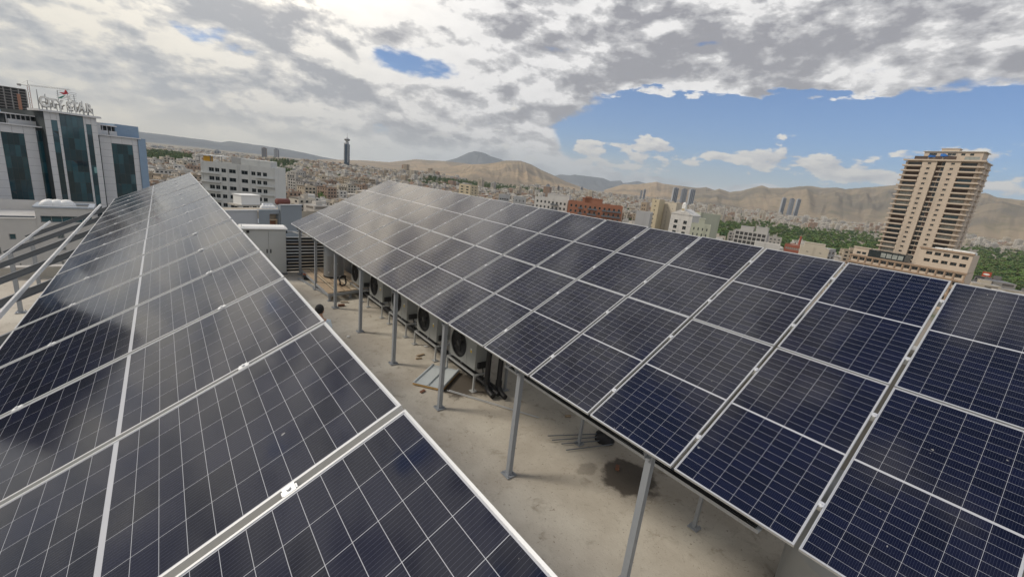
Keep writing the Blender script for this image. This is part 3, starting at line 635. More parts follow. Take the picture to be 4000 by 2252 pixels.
# local: +y forward, x right
BV = [(0, 0, .95, (.15, .11)), (0, .01, 1.12, (.13, .095)), (0, .0, 1.30, (.16, .105)), (0, -.01, 1.42, (.13, .08)), (0, .0, 1.50, (.056, .06)), (0, .015, 1.56, (.06, .07)), (0, .02, 1.63, (.076, .094)), (0, .015, 1.70, (.066, .084))]
BE = [(i, i+1) for i in range(7)]
def limb(start, pts):
    i0 = len(BV); BV.extend(pts); BE.append((start, i0)); BE.extend((i0+i, i0+i+1) for i in range(len(pts)-1)); return i0+len(pts)-1
for sx in (-1, 1):
    w_ = limb(3, [(sx*.18, -.01, 1.41, .055), (sx*.225, -.03, 1.15, .043), (sx*.235, .05+.03*sx, .93, .031), (sx*.235, .07+.03*sx, .86, (.022, .036))])
    for i, (dx, L_) in enumerate(((-.030, .075), (-.010, .085), (.010, .08), (.028, .062))):
        limb(w_, [(sx*.235, .075+.03*sx+dx, .80, .0095), (sx*.232, .085+.03*sx+dx, .80-L_*.6, .009), (sx*.222, .09+.03*sx+dx, .80-L_, .0075)])
    limb(w_, [(sx*.225, .115+.03*sx, .835, .011), (sx*.215, .13+.03*sx, .795, .009)])
    limb(0, [(sx*.09, 0, .86, .085), (sx*.10, .05*sx, .50, .06), (sx*.10, -.06+.05*sx, .10, .042), (sx*.105, .06+.05*sx, .035, (.04, .03)), (sx*.11, .14+.05*sx, .03, (.04, .025))])
skin('body', BV, BE, M_SKIN, e)
SV = [(0, 0, .93, (.168, .125)), (0, .01, 1.12, (.155, .115)), (0, 0, 1.30, (.178, .122)), (0, -.01, 1.42, (.145, .092)), (0, -.01, 1.47, (.075, .07))]; SE = [(0, 1), (1, 2), (2, 3), (3, 4)]
for sx in (-1, 1):
    i0 = len(SV); SV += [(sx*.185, -.01, 1.41, .069), (sx*.228, -.03, 1.15, .06), (sx*.236, .03+.03*sx, .97, .048)]; SE += [(3, i0), (i0, i0+1), (i0+1, i0+2)]
skin('shirt', SV, SE, M_SHIRT, e)
TV = [(0, 0, .96, (.162, .12))]; TE = []
for sx in (-1, 1):
    i0 = len(TV); TV += [(sx*.092, 0, .84, .10), (sx*.10, .05*sx, .50, .078), (sx*.10, -.05+.05*sx, .10, .066)]; TE += [(0, i0), (i0, i0+1), (i0+1, i0+2)]
skin('trousers', TV, TE, M_TROU, e)
for sx in (-1, 1):
    skin('shoe', [(sx*.10, -.11+.05*sx, .05, (.042, .04)), (sx*.105, .0+.05*sx, .05, (.044, .045)), (sx*.11, .15+.05*sx, .038, (.046, .032))], [(0, 1), (1, 2)], M_SHOE, e, sub=1)
hv = MB(); NU, NV = 22, 12
for j in range(NV+1):
    th_ = math.pi*.72*j/NV
    for i in range(NU):
        ph = 2*math.pi*i/NU; front = max(0, math.sin(ph)); tt = th_*(1-.42*front)
        rr_ = 1+.035*mnoise.noise(Vector((ph*3, j*.7, 1)))
        hv.v.append((.087*rr_*math.sin(tt)*math.cos(ph), .010+.108*rr_*math.sin(tt)*math.sin(ph), 1.665+.112*rr_*math.cos(tt)))
for j in range(NV):
    for i in range(NU): hv.f.append((j*NU+i, (j+1)*NU+i, (j+1)*NU+(i+1) % NU, j*NU+(i+1) % NU)); hv.mi.append(0); hv.sm.append(True)
hv.build('hair', M_HAIR, e)
for sx in (-1, 1):
    f = MB(); f.lathe([(.001, -.008), (.020, -.006), (.026, 0), (.020, .008), (.001, .008)], n=12); o = f.build('ear', M_SKIN, e); o.location = (sx*.080, .005, 1.62); o.rotation_euler = (0, sx*math.pi/2, 0)
f = MB(); f.add([(0, .115, 1.66), (-.018, .112, 1.60), (.018, .112, 1.60), (0, .140, 1.605), (0, .112, 1.595)], [(0, 1, 3), (0, 3, 2), (1, 4, 3), (3, 4, 2)]); f.build('nose', M_SKIN, e)
f = MB(); f.tube([(-.022, .103, 1.568), (0, .112, 1.566), (.022, .103, 1.568)], .006, 6); f.build('mouth', mat('lips', (.30, .13, .11), .5), e)
for sx in (-1, 1):
    f = MB(); f.lathe([(.001, -.011), (.008, -.008), (.011, 0), (.008, .008), (.001, .011)], (sx*.032, .098, 1.645), 10); f.build('eye', mat('eye', (.3, .28, .26), .2), e)

# ------------------------------------------------------------------ buildings: shared tools
M_WFRAME = mat('window_frame', (.30, .31, .31), .5, .2, 0)
WCACHE = {}
def window_mesh(w, h, mull=1, glass=None, frm=None, t=.07):
    key = (round(w, 2), round(h, 2), mull, (glass or M_GLASS).name, (frm or M_WFRAME).name)
    if key not in WCACHE:
        mb = MB(); mb.quad((0, .06, 0), (w, .06, 0), (w, .06, h), (0, .06, h), 1)
        mb.box(0, 0, 0, w, .055, t); mb.box(0, 0, h-t, w, .055, h); mb.box(0, 0, t, t, .055, h-t); mb.box(w-t, 0, t, w, .055, h-t)
        for i in range(mull): x = w*(i+1)/(mull+1); mb.box(x-t*.4, .002, t, x+t*.4, .05, h-t)
        WCACHE[key] = mb.mesh('window', [frm or M_WFRAME, glass or M_GLASS])
    return WCACHE[key]
def grid_wall(mb, us, zs, holes, y=0., depth=.25, mi=0, T=None):
    """wall in the plane y with rectangular openings and their reveals; T maps local points"""
    T = T or (lambda p: p)
    for i in range(len(us)-1):
        for j in range(len(zs)-1):
            a, b_, c, d = us[i], us[i+1], zs[j], zs[j+1]
            if (i, j) in holes:
                e_ = y+depth
                for q4 in (((a, y, c), (b_, y, c), (b_, e_, c), (a, e_, c)), ((a, e_, d), (b_, e_, d), (b_, y, d), (a, y, d)), ((a, e_, c), (a, e_, d), (a, y, d), (a, y, c)), ((b_, y, c), (b_, y, d), (b_, e_, d), (b_, e_, c))):
                    mb.quad(*[T(p) for p in q4], mi)
            else: mb.quad(T((a, y, c)), T((b_, y, c)), T((b_, y, d)), T((a, y, d)), mi)
def breaks(lo, hi, spans):
    s = {round(lo, 3), round(hi, 3)}
    for a, b_ in spans: s.add(round(a, 3)); s.add(round(b_, 3))
    return sorted(s)
def facade(mb, e, x0, x1, z0, z1, wins, y=0., depth=.22, T=None, rotw=0., mull=1, glass=None, frm=None, name='window', panes=True):
    """wins: list of (xa, xb, za, zb)"""
    us = breaks(x0, x1, [(w[0], w[1]) for w in wins]); zs = breaks(z0, z1, [(w[2], w[3]) for w in wins]); holes = set()
    for xa, xb, za, zb in wins:
        for i in range(len(us)-1):
            for j in range(len(zs)-1):
                if us[i] >= xa-.002 and us[i+1] <= xb+.002 and zs[j] >= za-.002 and zs[j+1] <= zb+.002: holes.add((i, j))
    TT = T or (lambda p: p)
    for i in range(len(us)-1):
        for j in range(len(zs)-1):
            if (i, j) not in holes: mb.quad(TT((us[i], y, zs[j])), TT((us[i+1], y, zs[j])), TT((us[i+1], y, zs[j+1])), TT((us[i], y, zs[j+1])))
    for xa, xb, za, zb in wins:
        f_ = y+depth
        for q4 in (((xa, y, za), (xb, y, za), (xb, f_, za), (xa, f_, za)), ((xa, f_, zb), (xb, f_, zb), (xb, y, zb), (xa, y, zb)), ((xa, f_, za), (xa, f_, zb), (xa, y, zb), (xa, y, za)), ((xb, y, za), (xb, y, zb), (xb, f_, zb), (xb, f_, za))): mb.quad(*[TT(p) for p in q4])
        if panes:
            p = TT((xa, f_-.07, za)); obj(name, window_mesh(xb-xa, zb-za, mull, glass, frm), e, p, (0, 0, rotw))
class Front:
    """vertical facade plane through two picture columns at given depths; (px,py) -> local (u, z)"""
    def __init__(s, pa, da, pb, db, z0=GZ):
        A = deep(pa[0], pa[1], da); B = deep(pb[0], pb[1], db)
        s.A = A[:2]; s.U = (B-A)[:2]; s.W = np.linalg.norm(s.U); s.U /= s.W; s.th = math.atan2(s.U[1], s.U[0]); s.N = np.array([-s.U[1], s.U[0]]); s.z0 = z0
    def uz(s, px, py, y=0.):
        d = pdir(px, py); P0 = s.A + s.N*y
        t = ((P0-CAM[:2])@s.N)/(d[:2]@s.N); P = CAM+t*d
        return float((P[:2]-s.A)@s.U), float(P[2]-s.z0)
    def root(s, name, label, cat, group=None): return thing(name, label, cat, (s.A[0], s.A[1], s.z0), s.th, group)
def sideT(x, rev=False):                       # right-hand side wall: local u runs back into the building
    return lambda p: (x-p[1], p[0], p[2])
def leftT(x): return lambda p: (x+p[1], -p[0], p[2])   # u from back (-D) to front (0)
def regular(x0, x1, z0, z1, nx, nz, fw=.5, fh=.5, zoff=.28):
    cw = (x1-x0)/nx; ch = (z1-z0)/nz
    return [(x0+cw*(i+.5-fw/2), x0+cw*(i+.5+fw/2), z0+ch*(j+zoff), z0+ch*(j+zoff+fh)) for i in range(nx) for j in range(nz)]
def block(e, x0, x1, D, z1, m, wins, side_w=None, left_w=None, z0=0., y0=0., parapet=.6, roofm=None, mull=1, glass=None, name='wall', frm=None):
    mb = MB(); facade(mb, e, x0, x1, z0, z1, wins, y=y0, mull=mull, glass=glass, frm=frm)
    if side_w is None: mb.quad((x1, y0, z0), (x1, y0+D, z0), (x1, y0+D, z1), (x1, y0, z1))
    else: facade(mb, e, y0, y0+D, z0, z1, side_w, T=sideT(x1), rotw=math.pi/2, mull=mull, glass=glass, frm=frm)
    if left_w is None: mb.quad((x0, y0+D, z0), (x0, y0, z0), (x0, y0, z1), (x0, y0+D, z1))
    else: facade(mb, e, -(y0+D), -y0, z0, z1, left_w, T=leftT(x0), rotw=-math.pi/2, mull=mull, glass=glass, frm=frm)
    mb.quad((x1, y0+D, z0), (x0, y0+D, z0), (x0, y0+D, z1), (x1, y0+D, z1))
    t = .25
    mb.quad((x0, y0, z1), (x1, y0, z1), (x1, y0+t, z1), (x0, y0+t, z1)); mb.quad((x0, y0+D-t, z1), (x1, y0+D-t, z1), (x1, y0+D, z1), (x0, y0+D, z1))
    mb.quad((x0, y0+t, z1), (x0+t, y0+t, z1), (x0+t, y0+D-t, z1), (x0, y0+D-t, z1)); mb.quad((x1-t, y0+t, z1), (x1, y0+t, z1), (x1, y0+D-t, z1), (x1-t, y0+D-t, z1))
    zr = z1-parapet
    for a, c in (((x0+t, y0+t), (x1-t, y0+t)), ((x1-t, y0+t), (x1-t, y0+D-t)), ((x1-t, y0+D-t), (x0+t, y0+D-t)), ((x0+t, y0+D-t), (x0+t, y0+t))):
        mb.quad((a[0], a[1], z1), (c[0], c[1], z1), (c[0], c[1], zr), (a[0], a[1], zr))
    o = mb.build(name, m, e)
    r_ = MB(); r_.quad((x0+t, y0+t, zr), (x1-t, y0+t, zr), (x1-t, y0+D-t, zr), (x0+t, y0+D-t, zr)); r_.build('roof', roofm or M_CONC, e)
    return o

# ------------------------------------------------------------------ glass-fronted tower with the roof sign (left)
zc1 = lambda x, y: (x/2.339, 280+y/2.339)
M_CLAD = mat('pale_cladding', (.62, .615, .615), .55, .1, .06, .6, streak=.5); M_JOINT = mat('cladding_joint', (.035, .045, .05), .8)
M_TEAL = mat('teal_glass', (.010, .048, .058), .05, 0, .35, .35, spec=.75, rand=[(.008, .042, .058), (.014, .066, .085), (.007, .034, .046), (.020, .085, .11), (.010, .05, .07)]); M_BLUEC = mat('blue_cladding', (.24, .33, .44), .5, .1, .06, 1)
F = Front(zc1(360, 700), 70, zc1(895, 700), 76.2)
e = F.root('glass_office_tower', 'pale clad tower with tall dark teal glass strips and roof sign', 'building')
uu = lambda x, y=700, yy=0.: F.uz(*zc1(x, y), yy)[0]; zz = lambda x, y, yy=0.: F.uz(*zc1(x, y), yy)[1]
zbot = zz(600, 1400)
zL, zC, zRr = zz(300, 505), zz(620, 392), zz(1000, 588)
xl = uu(37)-14
strips = [(uu(37), uu(246), zz(120, 558), zbot+2, 4), (uu(358), uu(411), zL-.5, zbot+2, 1), (uu(471), uu(526), zz(460, 440), zbot+2, 1), (uu(551), uu(760), zz(610, 392)-.1, zbot+2, 4), (uu(780), uu(828), zz(775, 478), zbot+2, 1), (uu(879), uu(926), zRr-.5, zbot+2, 1), (uu(1030), uu(1220), zz(1120, 663), zbot+2, 4)]
cx0, cx1 = uu(413), uu(879); xr = uu(1338); xw = uu(1270)
FL = 3.5
def clad_wall(x0, x1, z0, z1, y, nm='cladding_panel'):
    nx = max(1, round((x1-x0)/1.5)); nz = max(1, round((z1-z0)/1.25)); w = (x1-x0)/nx; h = (z1-z0)/nz
    key = ('clad', round(w, 3), round(h, 3))
    if key not in WCACHE:
        mb = MB(); mb.box(.012, -.03, .012, w-.012, 0, h-.012, skip=('k',)); WCACHE[key] = mb.mesh('cladding_panel', M_CLAD)
    for i in range(nx):
        for j in range(nz): obj(nm, WCACHE[key], e, (x0+i*w, y-rnd.uniform(0, .008), z0+j*h))
def piers(x0, x1, ztop, y, ss):
    xs = x0
    for a, b_, zt, zb, _ in ss:
        if a-xs > .25: clad_wall(xs, a, zbot, ztop, y)
        if ztop-zt > .6: clad_wall(a, b_, zt, ztop, y)
        xs = b_
    if x1-xs > .25: clad_wall(xs, x1, zbot, ztop, y)
mb = MB(); mb.box(xl, .35, 0, cx0, 22, zL-.02); mb.box(cx0, -1.4, 0, cx1, 20, zC-.02); mb.box(cx1, .35, 0, xw, 22, zRr-.02); mb.build('core_wall', M_JOINT, e)
mb = MB(); mb.box(xl, 0, 0, uu(37)-.02, .34, zbot); mb.box(xw+.005, .1, 0, xr, 22, zz(1290, 612)); mb.box(uu(1103, 490), 2.5, zRr-.02, xr+.03, 14, zz(1200, 497, 2.5)); mb.build('blue_side', M_BLUEC, e)
mb = MB(); mb.box(xl, -.1, zL-.02, cx0-.02, .9, zL+.18); mb.box(cx1+.02, -.1, zRr-.02, xw+.4, .9, zRr+.18); mb.box(cx0-.6, -2.0, zC-.02, cx1+.5, 3, zC+.28); mb.build('cornice', M_CLAD, e)
piers(xl+6, cx0, zL-.02, .34, [s for s in strips if s[1] < cx0]); piers(cx1, xw, zRr-.02, .34, [s for s in strips if s[0] >= cx1-.01])
# the centre block stands 1.4 m proud
piers(cx0, cx1, zC-.02, -1.41, [s for s in strips if cx0-.01 <= s[0] and s[1] <= cx1+.01])
for a, b_, zt, zb, cols in strips:
    y = -1.39 if cx0-.01 <= a and b_ <= cx1+.01 else .36
    nz = max(2, round((zt-zb)/1.75)); w = (b_-a)/cols; h = (zt-zb)/nz; key = ('pane', round(w, 3), round(h, 3))
    if key not in WCACHE:
        q_ = MB(); q_.box(.015, -.02, .015, w-.015, 0, h-.015, skip=('k',)); WCACHE[key] = q_.mesh('glass_pane', M_TEAL)
    for i in range(cols):
        for j in range(nz):
            o = obj('glass_pane', WCACHE[key], e, (a+i*w, y, zb+j*h)); o.rotation_euler = (rnd.uniform(-.006, .006), 0, rnd.uniform(-.006, .006))
mb = MB(); mb.box(uu(804), -1.44, zz(830, 918), uu(850), -1.40, zz(830, 866)); mb.build('open_vent_pane', mat('pale_teal_pane', (.20, .36, .36), .3), e)
# roof plant rooms
for a, c, zt, zb in ((uu(105, 470), uu(370, 470), zL+2.0, zL), (uu(865, 540), uu(1110, 540), zRr+2.1, zRr)):
    mb = MB(); mb.box(a, 3, zb-.3, c, 6, zt-.4, 1); mb.box(a-.4, 2.2, zt-.4, c+.2, 6.5, zt-.22)
    for i in range(6): x = a+(c-a)*(i+.3)/6; mb.box(x, 2.9, zb, x+.12, 2.99, zt-.4); 
    for i in range(3): x = a+(c-a)*(i+.25)/3; mb.box(x, 2.3, zb, x+1.1, 2.8, zb+.9)
    mb.build('roof_plant', [M_CLAD, M_JOINT], e)
mb = MB(); mb.box(uu(0)-12, 6, zL, uu(135, 400), 14, zz(60, 350, 6)); mb.build('blue_plant_room', M_BLUEC, e)
mb = MB(); mb.box(cx1-.02, 1.0, zC-6, uu(900, 480)+.6, 8, zC-.6); mb.build('stair_head', M_CLAD, e)
for x, h_ in ((398, 3.3), (468, 2.8), (795, 2.6), (835, 2.3)):
    mb = MB(); mb.tube([(uu(x, 380), 1.5, zC), (uu(x, 380), 1.5, zC+h_)], [.07, .04], 6); mb.build('mast', M_DARKST, e)
# roof sign
s = thing('roof_sign', 'white raised letters and red, white and green star on the tower roof', 'sign', (F.A[0], F.A[1], F.z0), F.th)
M_LET = mat('sign_letter_face', (.75, .74, .70), .6, 0, .06, 2); M_LETD = mat('sign_letter_side', (.20, .19, .18), .7)
def letter_mesh(ch):
    cu = bpy.data.curves.new('letter', 'FONT'); cu.body = ch; cu.size = 1.0; cu.extrude = .09; cu.offset = .034; cu.align_x = 'CENTER'; cu.resolution_u = 3
    o = bpy.data.objects.new('tmp', cu); COL.objects.link(o); dg = bpy.context.evaluated_depsgraph_get()
    me = bpy.data.meshes.new_from_object(o.evaluated_get(dg)); bpy.data.objects.remove(o); bpy.data.curves.remove(cu)
    me.materials.clear(); me.materials.append(M_LET); me.materials.append(M_LETD)
    for p_ in me.polygons: p_.material_index = 0 if abs(p_.normal.z) > .9 else 1
    return me
zs0 = lambda x, y: (100+x/4.55, 320+y/4.55)
ylet = -.6
LET = (('C', 315, 340, 1.0), ('I', 405, 355, .9), ('T', 487, 372, .9), ('Y', 612, 390, .9), ('S', 772, 425, .95), ('T', 878, 432, .9), ('A', 985, 440, .9), ('R', 1120, 462, .9))
LM = {}; LB = {}; MBK = mat('sign_back_letter', (.42, .41, .39), .7)
def dark_copy(me):
    m2 = me.copy(); m2.materials.clear(); m2.materials.append(MBK); m2.materials.append(MBK); return m2
for pas, yy_, off in ((0, ylet, 0.), (1, ylet+1.0, .45)):
    for ch, x, y, k in LET:
        if ch not in LM: LM[ch] = letter_mesh(ch)
        u0, zc_ = F.uz(*zs0(x, y), ylet); hgt = 1.85 if ch != 'C' else 2.15
        o = obj('letter' if pas == 0 else 'back_letter', LM[ch] if pas == 0 else LB.setdefault(ch, dark_copy(LM[ch])), s, (u0+off, yy_, zc_-hgt*.36-.15*pas), (math.pi/2, 0, 0)); kx = 1.45 if ch in 'CI' else 1.30; o.scale = (kx if pas == 0 else -kx, hgt*(1-.42*pas), hgt)
for x in (320, 395, 470, 580, 650, 760, 830, 910, 975, 1060, 1130, 1210):
    u0, z0_ = F.uz(*zs0(x, 560), ylet); mb = MB(); mb.tube([(u0, ylet+.25, zC+.2), (u0, ylet+.25, zC+1.5)], .035, 5); mb.tube([(u0+.3, ylet+1.2, zC+.2), (u0+.3, ylet+1.2, zC+1.4)], .035, 5); mb.build('sign_post', M_DARKST, s)
for x in (600, 770, 880):
    u0, z0_ = F.uz(*zs0(x, 330), ylet); u1, z1_ = F.uz(*zs0(x, 150 if x < 800 else 235), ylet); mb = MB(); mb.tube([(u0, ylet+.3, zC+.2), (u0, ylet+.3, z1_)], .035, 5); mb.build('sign_post', M_DARKST, s)
for y in (150, 180, 215, 250, 285):
    a = F.uz(*zs0(560, y), ylet); c = F.uz(*zs0(920, y+40), ylet); mb = MB(); mb.bar((a[0], ylet+.32, a[1]), (c[0], ylet+.32, a[1]), .035, .035); mb.build('sign_rail', M_DARKST, s)
def emblem(name, pts, m):
    P_ = [F.uz(*zs0(x, y), ylet) for x, y in pts]; mb = MB(); n_ = len(P_)
    mb.add([(u, ylet-.05, z) for u, z in P_]+[(u, ylet+.15, z) for u, z in P_], [tuple(range(n_-1, -1, -1)), tuple(range(n_, 2*n_))]+[(i, (i+1) % n_, n_+(i+1) % n_, n_+i) for i in range(n_)]); mb.build(name, m, s)
emblem('star_red', [(602, 183), (690, 190), (708, 138), (735, 182), (765, 208), (690, 228), (655, 215)], mat('sign_red', (.45, .03, .04), .5, 0, 0))
emblem('star_green', [(575, 290), (640, 255), (705, 238), (680, 262), (640, 292)], mat('sign_green', (.02, .18, .13), .5, 0, 0))
emblem('star_white', [(655, 298), (720, 258), (800, 232), (785, 268), (800, 310), (760, 300), (735, 278)], M_LET)
emblem('star_white_tail', [(800, 312), (850, 335), (935, 372), (905, 376), (840, 352)], M_LET)

# podium of that tower, closer and lower
F2 = Front(zc1(310, 1240), 58, zc1(850, 1262), 61.8); z2 = lambda x, y: (x/2.23, 700+y/2.23)
e = F2.root('podium_block', 'pale tiled podium block with three white roof tanks', 'building')
zt = F2.uz(*zc1(560, 1247))[1]; x1 = F2.uz(*zc1(850, 1262))[0]; zw = F2.uz(*zc1(160, 1338))[1]
mb = MB()
wl = []
for xa, ya, xb, yb in ((75, 475, 145, 525), (495, 472, 565, 516), (-15, 590, 15, 650), (-15, 725, 45, 782), (530, 592, 580, 618), (535, 712, 567, 750), (172, 732, 188, 752), (-180, 480, -110, 530), (-180, 720, -110, 775)):
    a = F2.uz(*z2(xa, ya)); c = F2.uz(*z2(xb, yb)); wl.append((a[0], c[0], c[1], a[1]))
xl2 = -22
facade(mb, e, xl2, -.02, 0, zw, [w for w in wl if w[1] < 0], mull=0, glass=M_TEAL); mb.quad((xl2, 0, zw), (-.02, 0, zw), (-.02, 9, zw), (xl2, 9, zw))
a = F2.uz(*z2(350, 325)); c = F2.uz(*z2(805, 362))
facade(mb, e, 0, x1, 0, zt, [(a[0], c[0], (a[1]+c[1])/2-.55, (a[1]+c[1])/2+.35)]+[w for w in wl if w[0] > 0], mull=4, glass=M_TEAL)
mb.quad((x1, 0, 0), (x1, 9, 0), (x1, 9, zt), (x1, 0, zt)); mb.quad((0, 9, 0), (0, 0, 0), (0, 0, zt), (0, 9, zt)); mb.quad((x1, 9, 0), (xl2, 9, 0), (xl2, 9, zt), (x1, 9, zt))
mb.build('wall', mat('tiled_podium', (.52, .51, .495), .6, 0, .06, .7, streak=.4), e)
mb = MB(); mb.quad((0, 0, zt-1.3), (x1, 0, zt-1.3), (x1, 9, zt-1.3), (0, 9, zt-1.3)); mb.build('roof', M_JOINT, e)
mb = MB(); mb.box(-.15, -.15, zt, x1+.15, .5, zt+.22); mb.box(-.15, 4.2, zt, x1+.15, 4.8, zt+.22); mb.box(-.15, .5, zt, .4, 4.2, zt+.22); mb.box(x1-.5, .5, zt, x1+.15, 4.2, zt+.22); mb.build('coping', mat('blue_grey_coping', (.36, .40, .45), .6), e)
mb = MB(); mb.tube([(xl2, -.2, zw+.25), (-.05, -.2, zw+.25)], .12, 8); mb.build('roof_pipe', M_DARKST, e)
nz = int(zt/.8)
for i, x in enumerate((400+25, 480+25, 560+30)):
    u0 = F2.uz(*zc1(x, 1215))[0]; t_ = thing('roof_tank', '%s white barrel tank of three on the podium roof' % ('left', 'middle', 'right')[i], 'tank', tuple(np.append(F2.A+F2.U*u0+F2.N*2.3, F2.z0+zt-1.3)), F2.th, 'podium roof tanks')
    mb = MB(); mb.lathe([(.001, -1.15), (.6, -1.1), (.95, -.8), (1.0, -.3), (1.0, .3), (.95, .8), (.6, 1.1), (.001, 1.15)], n=20); o = mb.build('shell', M_WHITEP, t_); o.rotation_euler = (math.pi/2, 0, 0); o.location = (0, 0, 1.25)
    mb = MB(); mb.box(-.8, -.7, 0, .8, -.5, .7); mb.box(-.8, .5, 0, .8, .7, .7); mb.build('cradle', M_DARKST, t_)

# ------------------------------------------------------------------ tower under construction and its crane
F3 = Front((-330, 420), 500, (112, 430), 560)
e = F3.root('unfinished_tower', 'grey concrete tower frame under construction behind the office tower', 'building')
zt = F3.uz(60, 343)[1]; Wd = F3.W; nf = int(zt/3.4); M_RAW = mat('raw_concrete', (.30, .29, .285), .9, 0, .15, .3)
for j in range(nf+1):
    mb = MB(); mb.box(0, 0, zt-j*3.4-.45, Wd, 30, zt-j*3.4); mb.build('floor_slab', M_RAW, e)
for i in range(15):
    mb = MB(); x = Wd*i/14; mb.box(x-.4, .3, 0, x+.4, 1.1, zt-.46); mb.box(x-.4, 12, 0, x+.4, 12.8, zt-.46); mb.build('column', M_RAW, e)
mb = MB(); mb.box(.5, 13, 0, Wd-.5, 28, zt-.46); mb.build('inner_core', mat('dark_interior', (.05, .05, .055), .9), e)
mb = MB(); a = F3.uz(70, 400)[0]; mb.box(a, -.2, 0, a+3.2, .28, zt-7); mb.build('brick_strip', mat('brick_infill', (.33, .16, .10), .9, 0, .1, .5), e)
e = thing('tower_crane', 'slim red and white tower crane beside the unfinished tower', 'crane', tuple(np.append(deep(131, 470, 548)[:2], GZ)))
P_ = deep(131, 470, 548); P2 = np.array([P_[0], P_[1]]); hd = np.linalg.norm(P2-CAM[:2])
dz = lambda px, py: CAM[2]+hd*pdir(px, py)[2]/math.hypot(*pdir(px, py)[:2])-GZ
zj = dz(113, 336); ztop = dz(111, 322); M_CR = mat('crane_red', (.40, .16, .13), .6, 0, .2, .2); M_CW = mat('crane_grey', (.35, .34, .34), .6)
mb = MB(); n_ = int(zj/3)
for sx in (-1, 1):
    for sy in (-1, 1): mb.bar((sx*.9, sy*.9, 0), (sx*.9, sy*.9, zj), .22, .22, 0, (0, 1, 0))
for k_ in range(n_):
    z_ = zj*k_/n_; z1_ = zj*(k_+1)/n_; sgn = 1 if k_ % 2 else -1
    for ax in range(2):
        for sy in (-1, 1):
            p_ = ((-.9*sgn, sy*.9, z_), (.9*sgn, sy*.9, z1_)) if ax == 0 else ((sy*.9, -.9*sgn, z_), (sy*.9, .9*sgn, z1_))
            mb.bar(*p_, .14, .14, 1)
mb.build('mast', [M_CR, M_CW], e)
th_ = math.atan2(CR[1], CR[0]); rx = lambda u, z: (u*math.cos(th_), u*math.sin(th_), z)
mb = MB(); mb.bar(rx(0, zj), rx(0, ztop+2), .5, .5, 0, (0, 1, 0)); mb.build('cat_head', M_CW, e)
mb = MB(); ul = 52
for k_ in range(26):
    a, c = ul*k_/26, ul*(k_+1)/26; mb.bar(rx(a, zj+.2), rx(c, zj+.2), .25, .25); mb.bar(rx(a, zj+.2), rx((a+c)/2, zj+1.5), .12, .12); mb.bar(rx((a+c)/2, zj+1.5), rx(c, zj+.2), .12, .12); mb.bar(rx(max(0, a-1), zj+1.5), rx(c-1, zj+1.5), .2, .2)
mb.build('jib', M_CW, e)
mb = MB(); mb.bar(rx(-13, zj+.3), rx(0, zj+.3), .8, .5); mb.bar(rx(-13, zj+.2), rx(-9.5, zj+.2), 1.6, 2.4); mb.build('counter_jib', M_CW, e)
mb = MB(); mb.bar(rx(0, ztop+2), rx(34, zj+1.5), .1, .1); mb.bar(rx(0, ztop+2), rx(-11, zj+.5), .1, .1); mb.build('tie_rods', M_CW, e)

# ------------------------------------------------------------------ white office block with dark windows
w4 = lambda x, y: (750+x/3.64, 560+y/3.64)
F4 = Front(w4(135, 500), 154, w4(1180, 560), 160)
e = F4.root('white_office_block', 'off-white six-storey block with rows of dark windows', 'building')
wins = []
for r_ in range(8):
    dy = 121.5*r_; dx = 6.2*r_
    for xa, ya, xb, yb in ((242, 342, 318, 408), (328, 348, 393, 414), (418, 358, 486, 424), (525, 368, 622, 434), (697, 382, 790, 446), (836, 396, 897, 458), (917, 402, 976, 466), (999, 410, 1058, 472)):
        a = F4.uz(*w4(xa+dx, ya+dy)); c = F4.uz(*w4(xb+dx, yb+dy-3)); wins.append((a[0], c[0], c[1], a[1]))
# snap columns / rows to one grid
cols = [np.mean([(w[0], w[1]) for w in wins[i::8]], axis=0) for i in range(8)]
rows = [np.mean([(w[2], w[3]) for w in wins[8*j:8*j+8]], axis=0) for j in range(8)]
wins = [(cl[0], cl[1], rw[0], rw[1]) for rw in rows for cl in cols]
ztop = F4.uz(*w4(650, 296))[1]; Wd = F4.W
block(e, 0, Wd, 16, ztop, mat('off_white_render', (.58, .585, .56), .8, 0, .07, .3, streak=.35), wins, left_w=regular(-15, -1, rows[3][0], rows[0][1]+1, 4, 4, .25, .45), mull=1)
for r_ in rows:
    for xa, xb in ((cols[0][0]-2.6, cols[1][1]+.3), (cols[6][0]-.3, cols[7][1]+2.6)):
        mb = MB(); mb.box(xa, -.9, r_[0]-.75, xb, -.005, r_[0]-.5); mb.build('ledge', MATS['off_white_render'], e)
for xa in (.55, cols[2][1]+.5, cols[3][1]+(cols[4][0]-cols[3][1])*.32, cols[3][1]+(cols[4][0]-cols[3][1])*.62, cols[4][1]+.5):
    mb = MB(); mb.box(xa, -.12, 0, xa+.14, -.005, ztop); mb.build('pilaster', MATS['off_white_render'], e)
a = F4.uz(*w4(690, 215), 3); c = F4.uz(*w4(1118, 330), 3); mb = MB(); mb.box(a[0], 3, ztop-.6, c[0], 12, a[1]); mb.build('roof_house', MATS['off_white_render'], e)
a = F4.uz(*w4(560, 190), 4); mb = MB(); mb.box(a[0], 4, ztop-.6, F4.uz(*w4(690, 215), 4)[0]-.05, 10, a[1]); mb.build('stair_house', mat('grey_render', (.40, .40, .39), .8), e)
a = F4.uz(*w4(80, 175), 2); c = F4.uz(*w4(430, 215), 2); mb = MB(); mb.box(a[0], 2, ztop+2.0, c[0], 9, ztop+2.2); mb.build('canopy', M_WHITEP, e)
for x in (a[0]+.3, (a[0]+c[0])/2, c[0]-.3):
    mb = MB(); mb.box(x-.08, 2.3, ztop-.6, x+.08, 2.46, ztop+1.99); mb.build('canopy_post', M_DARKST, e)
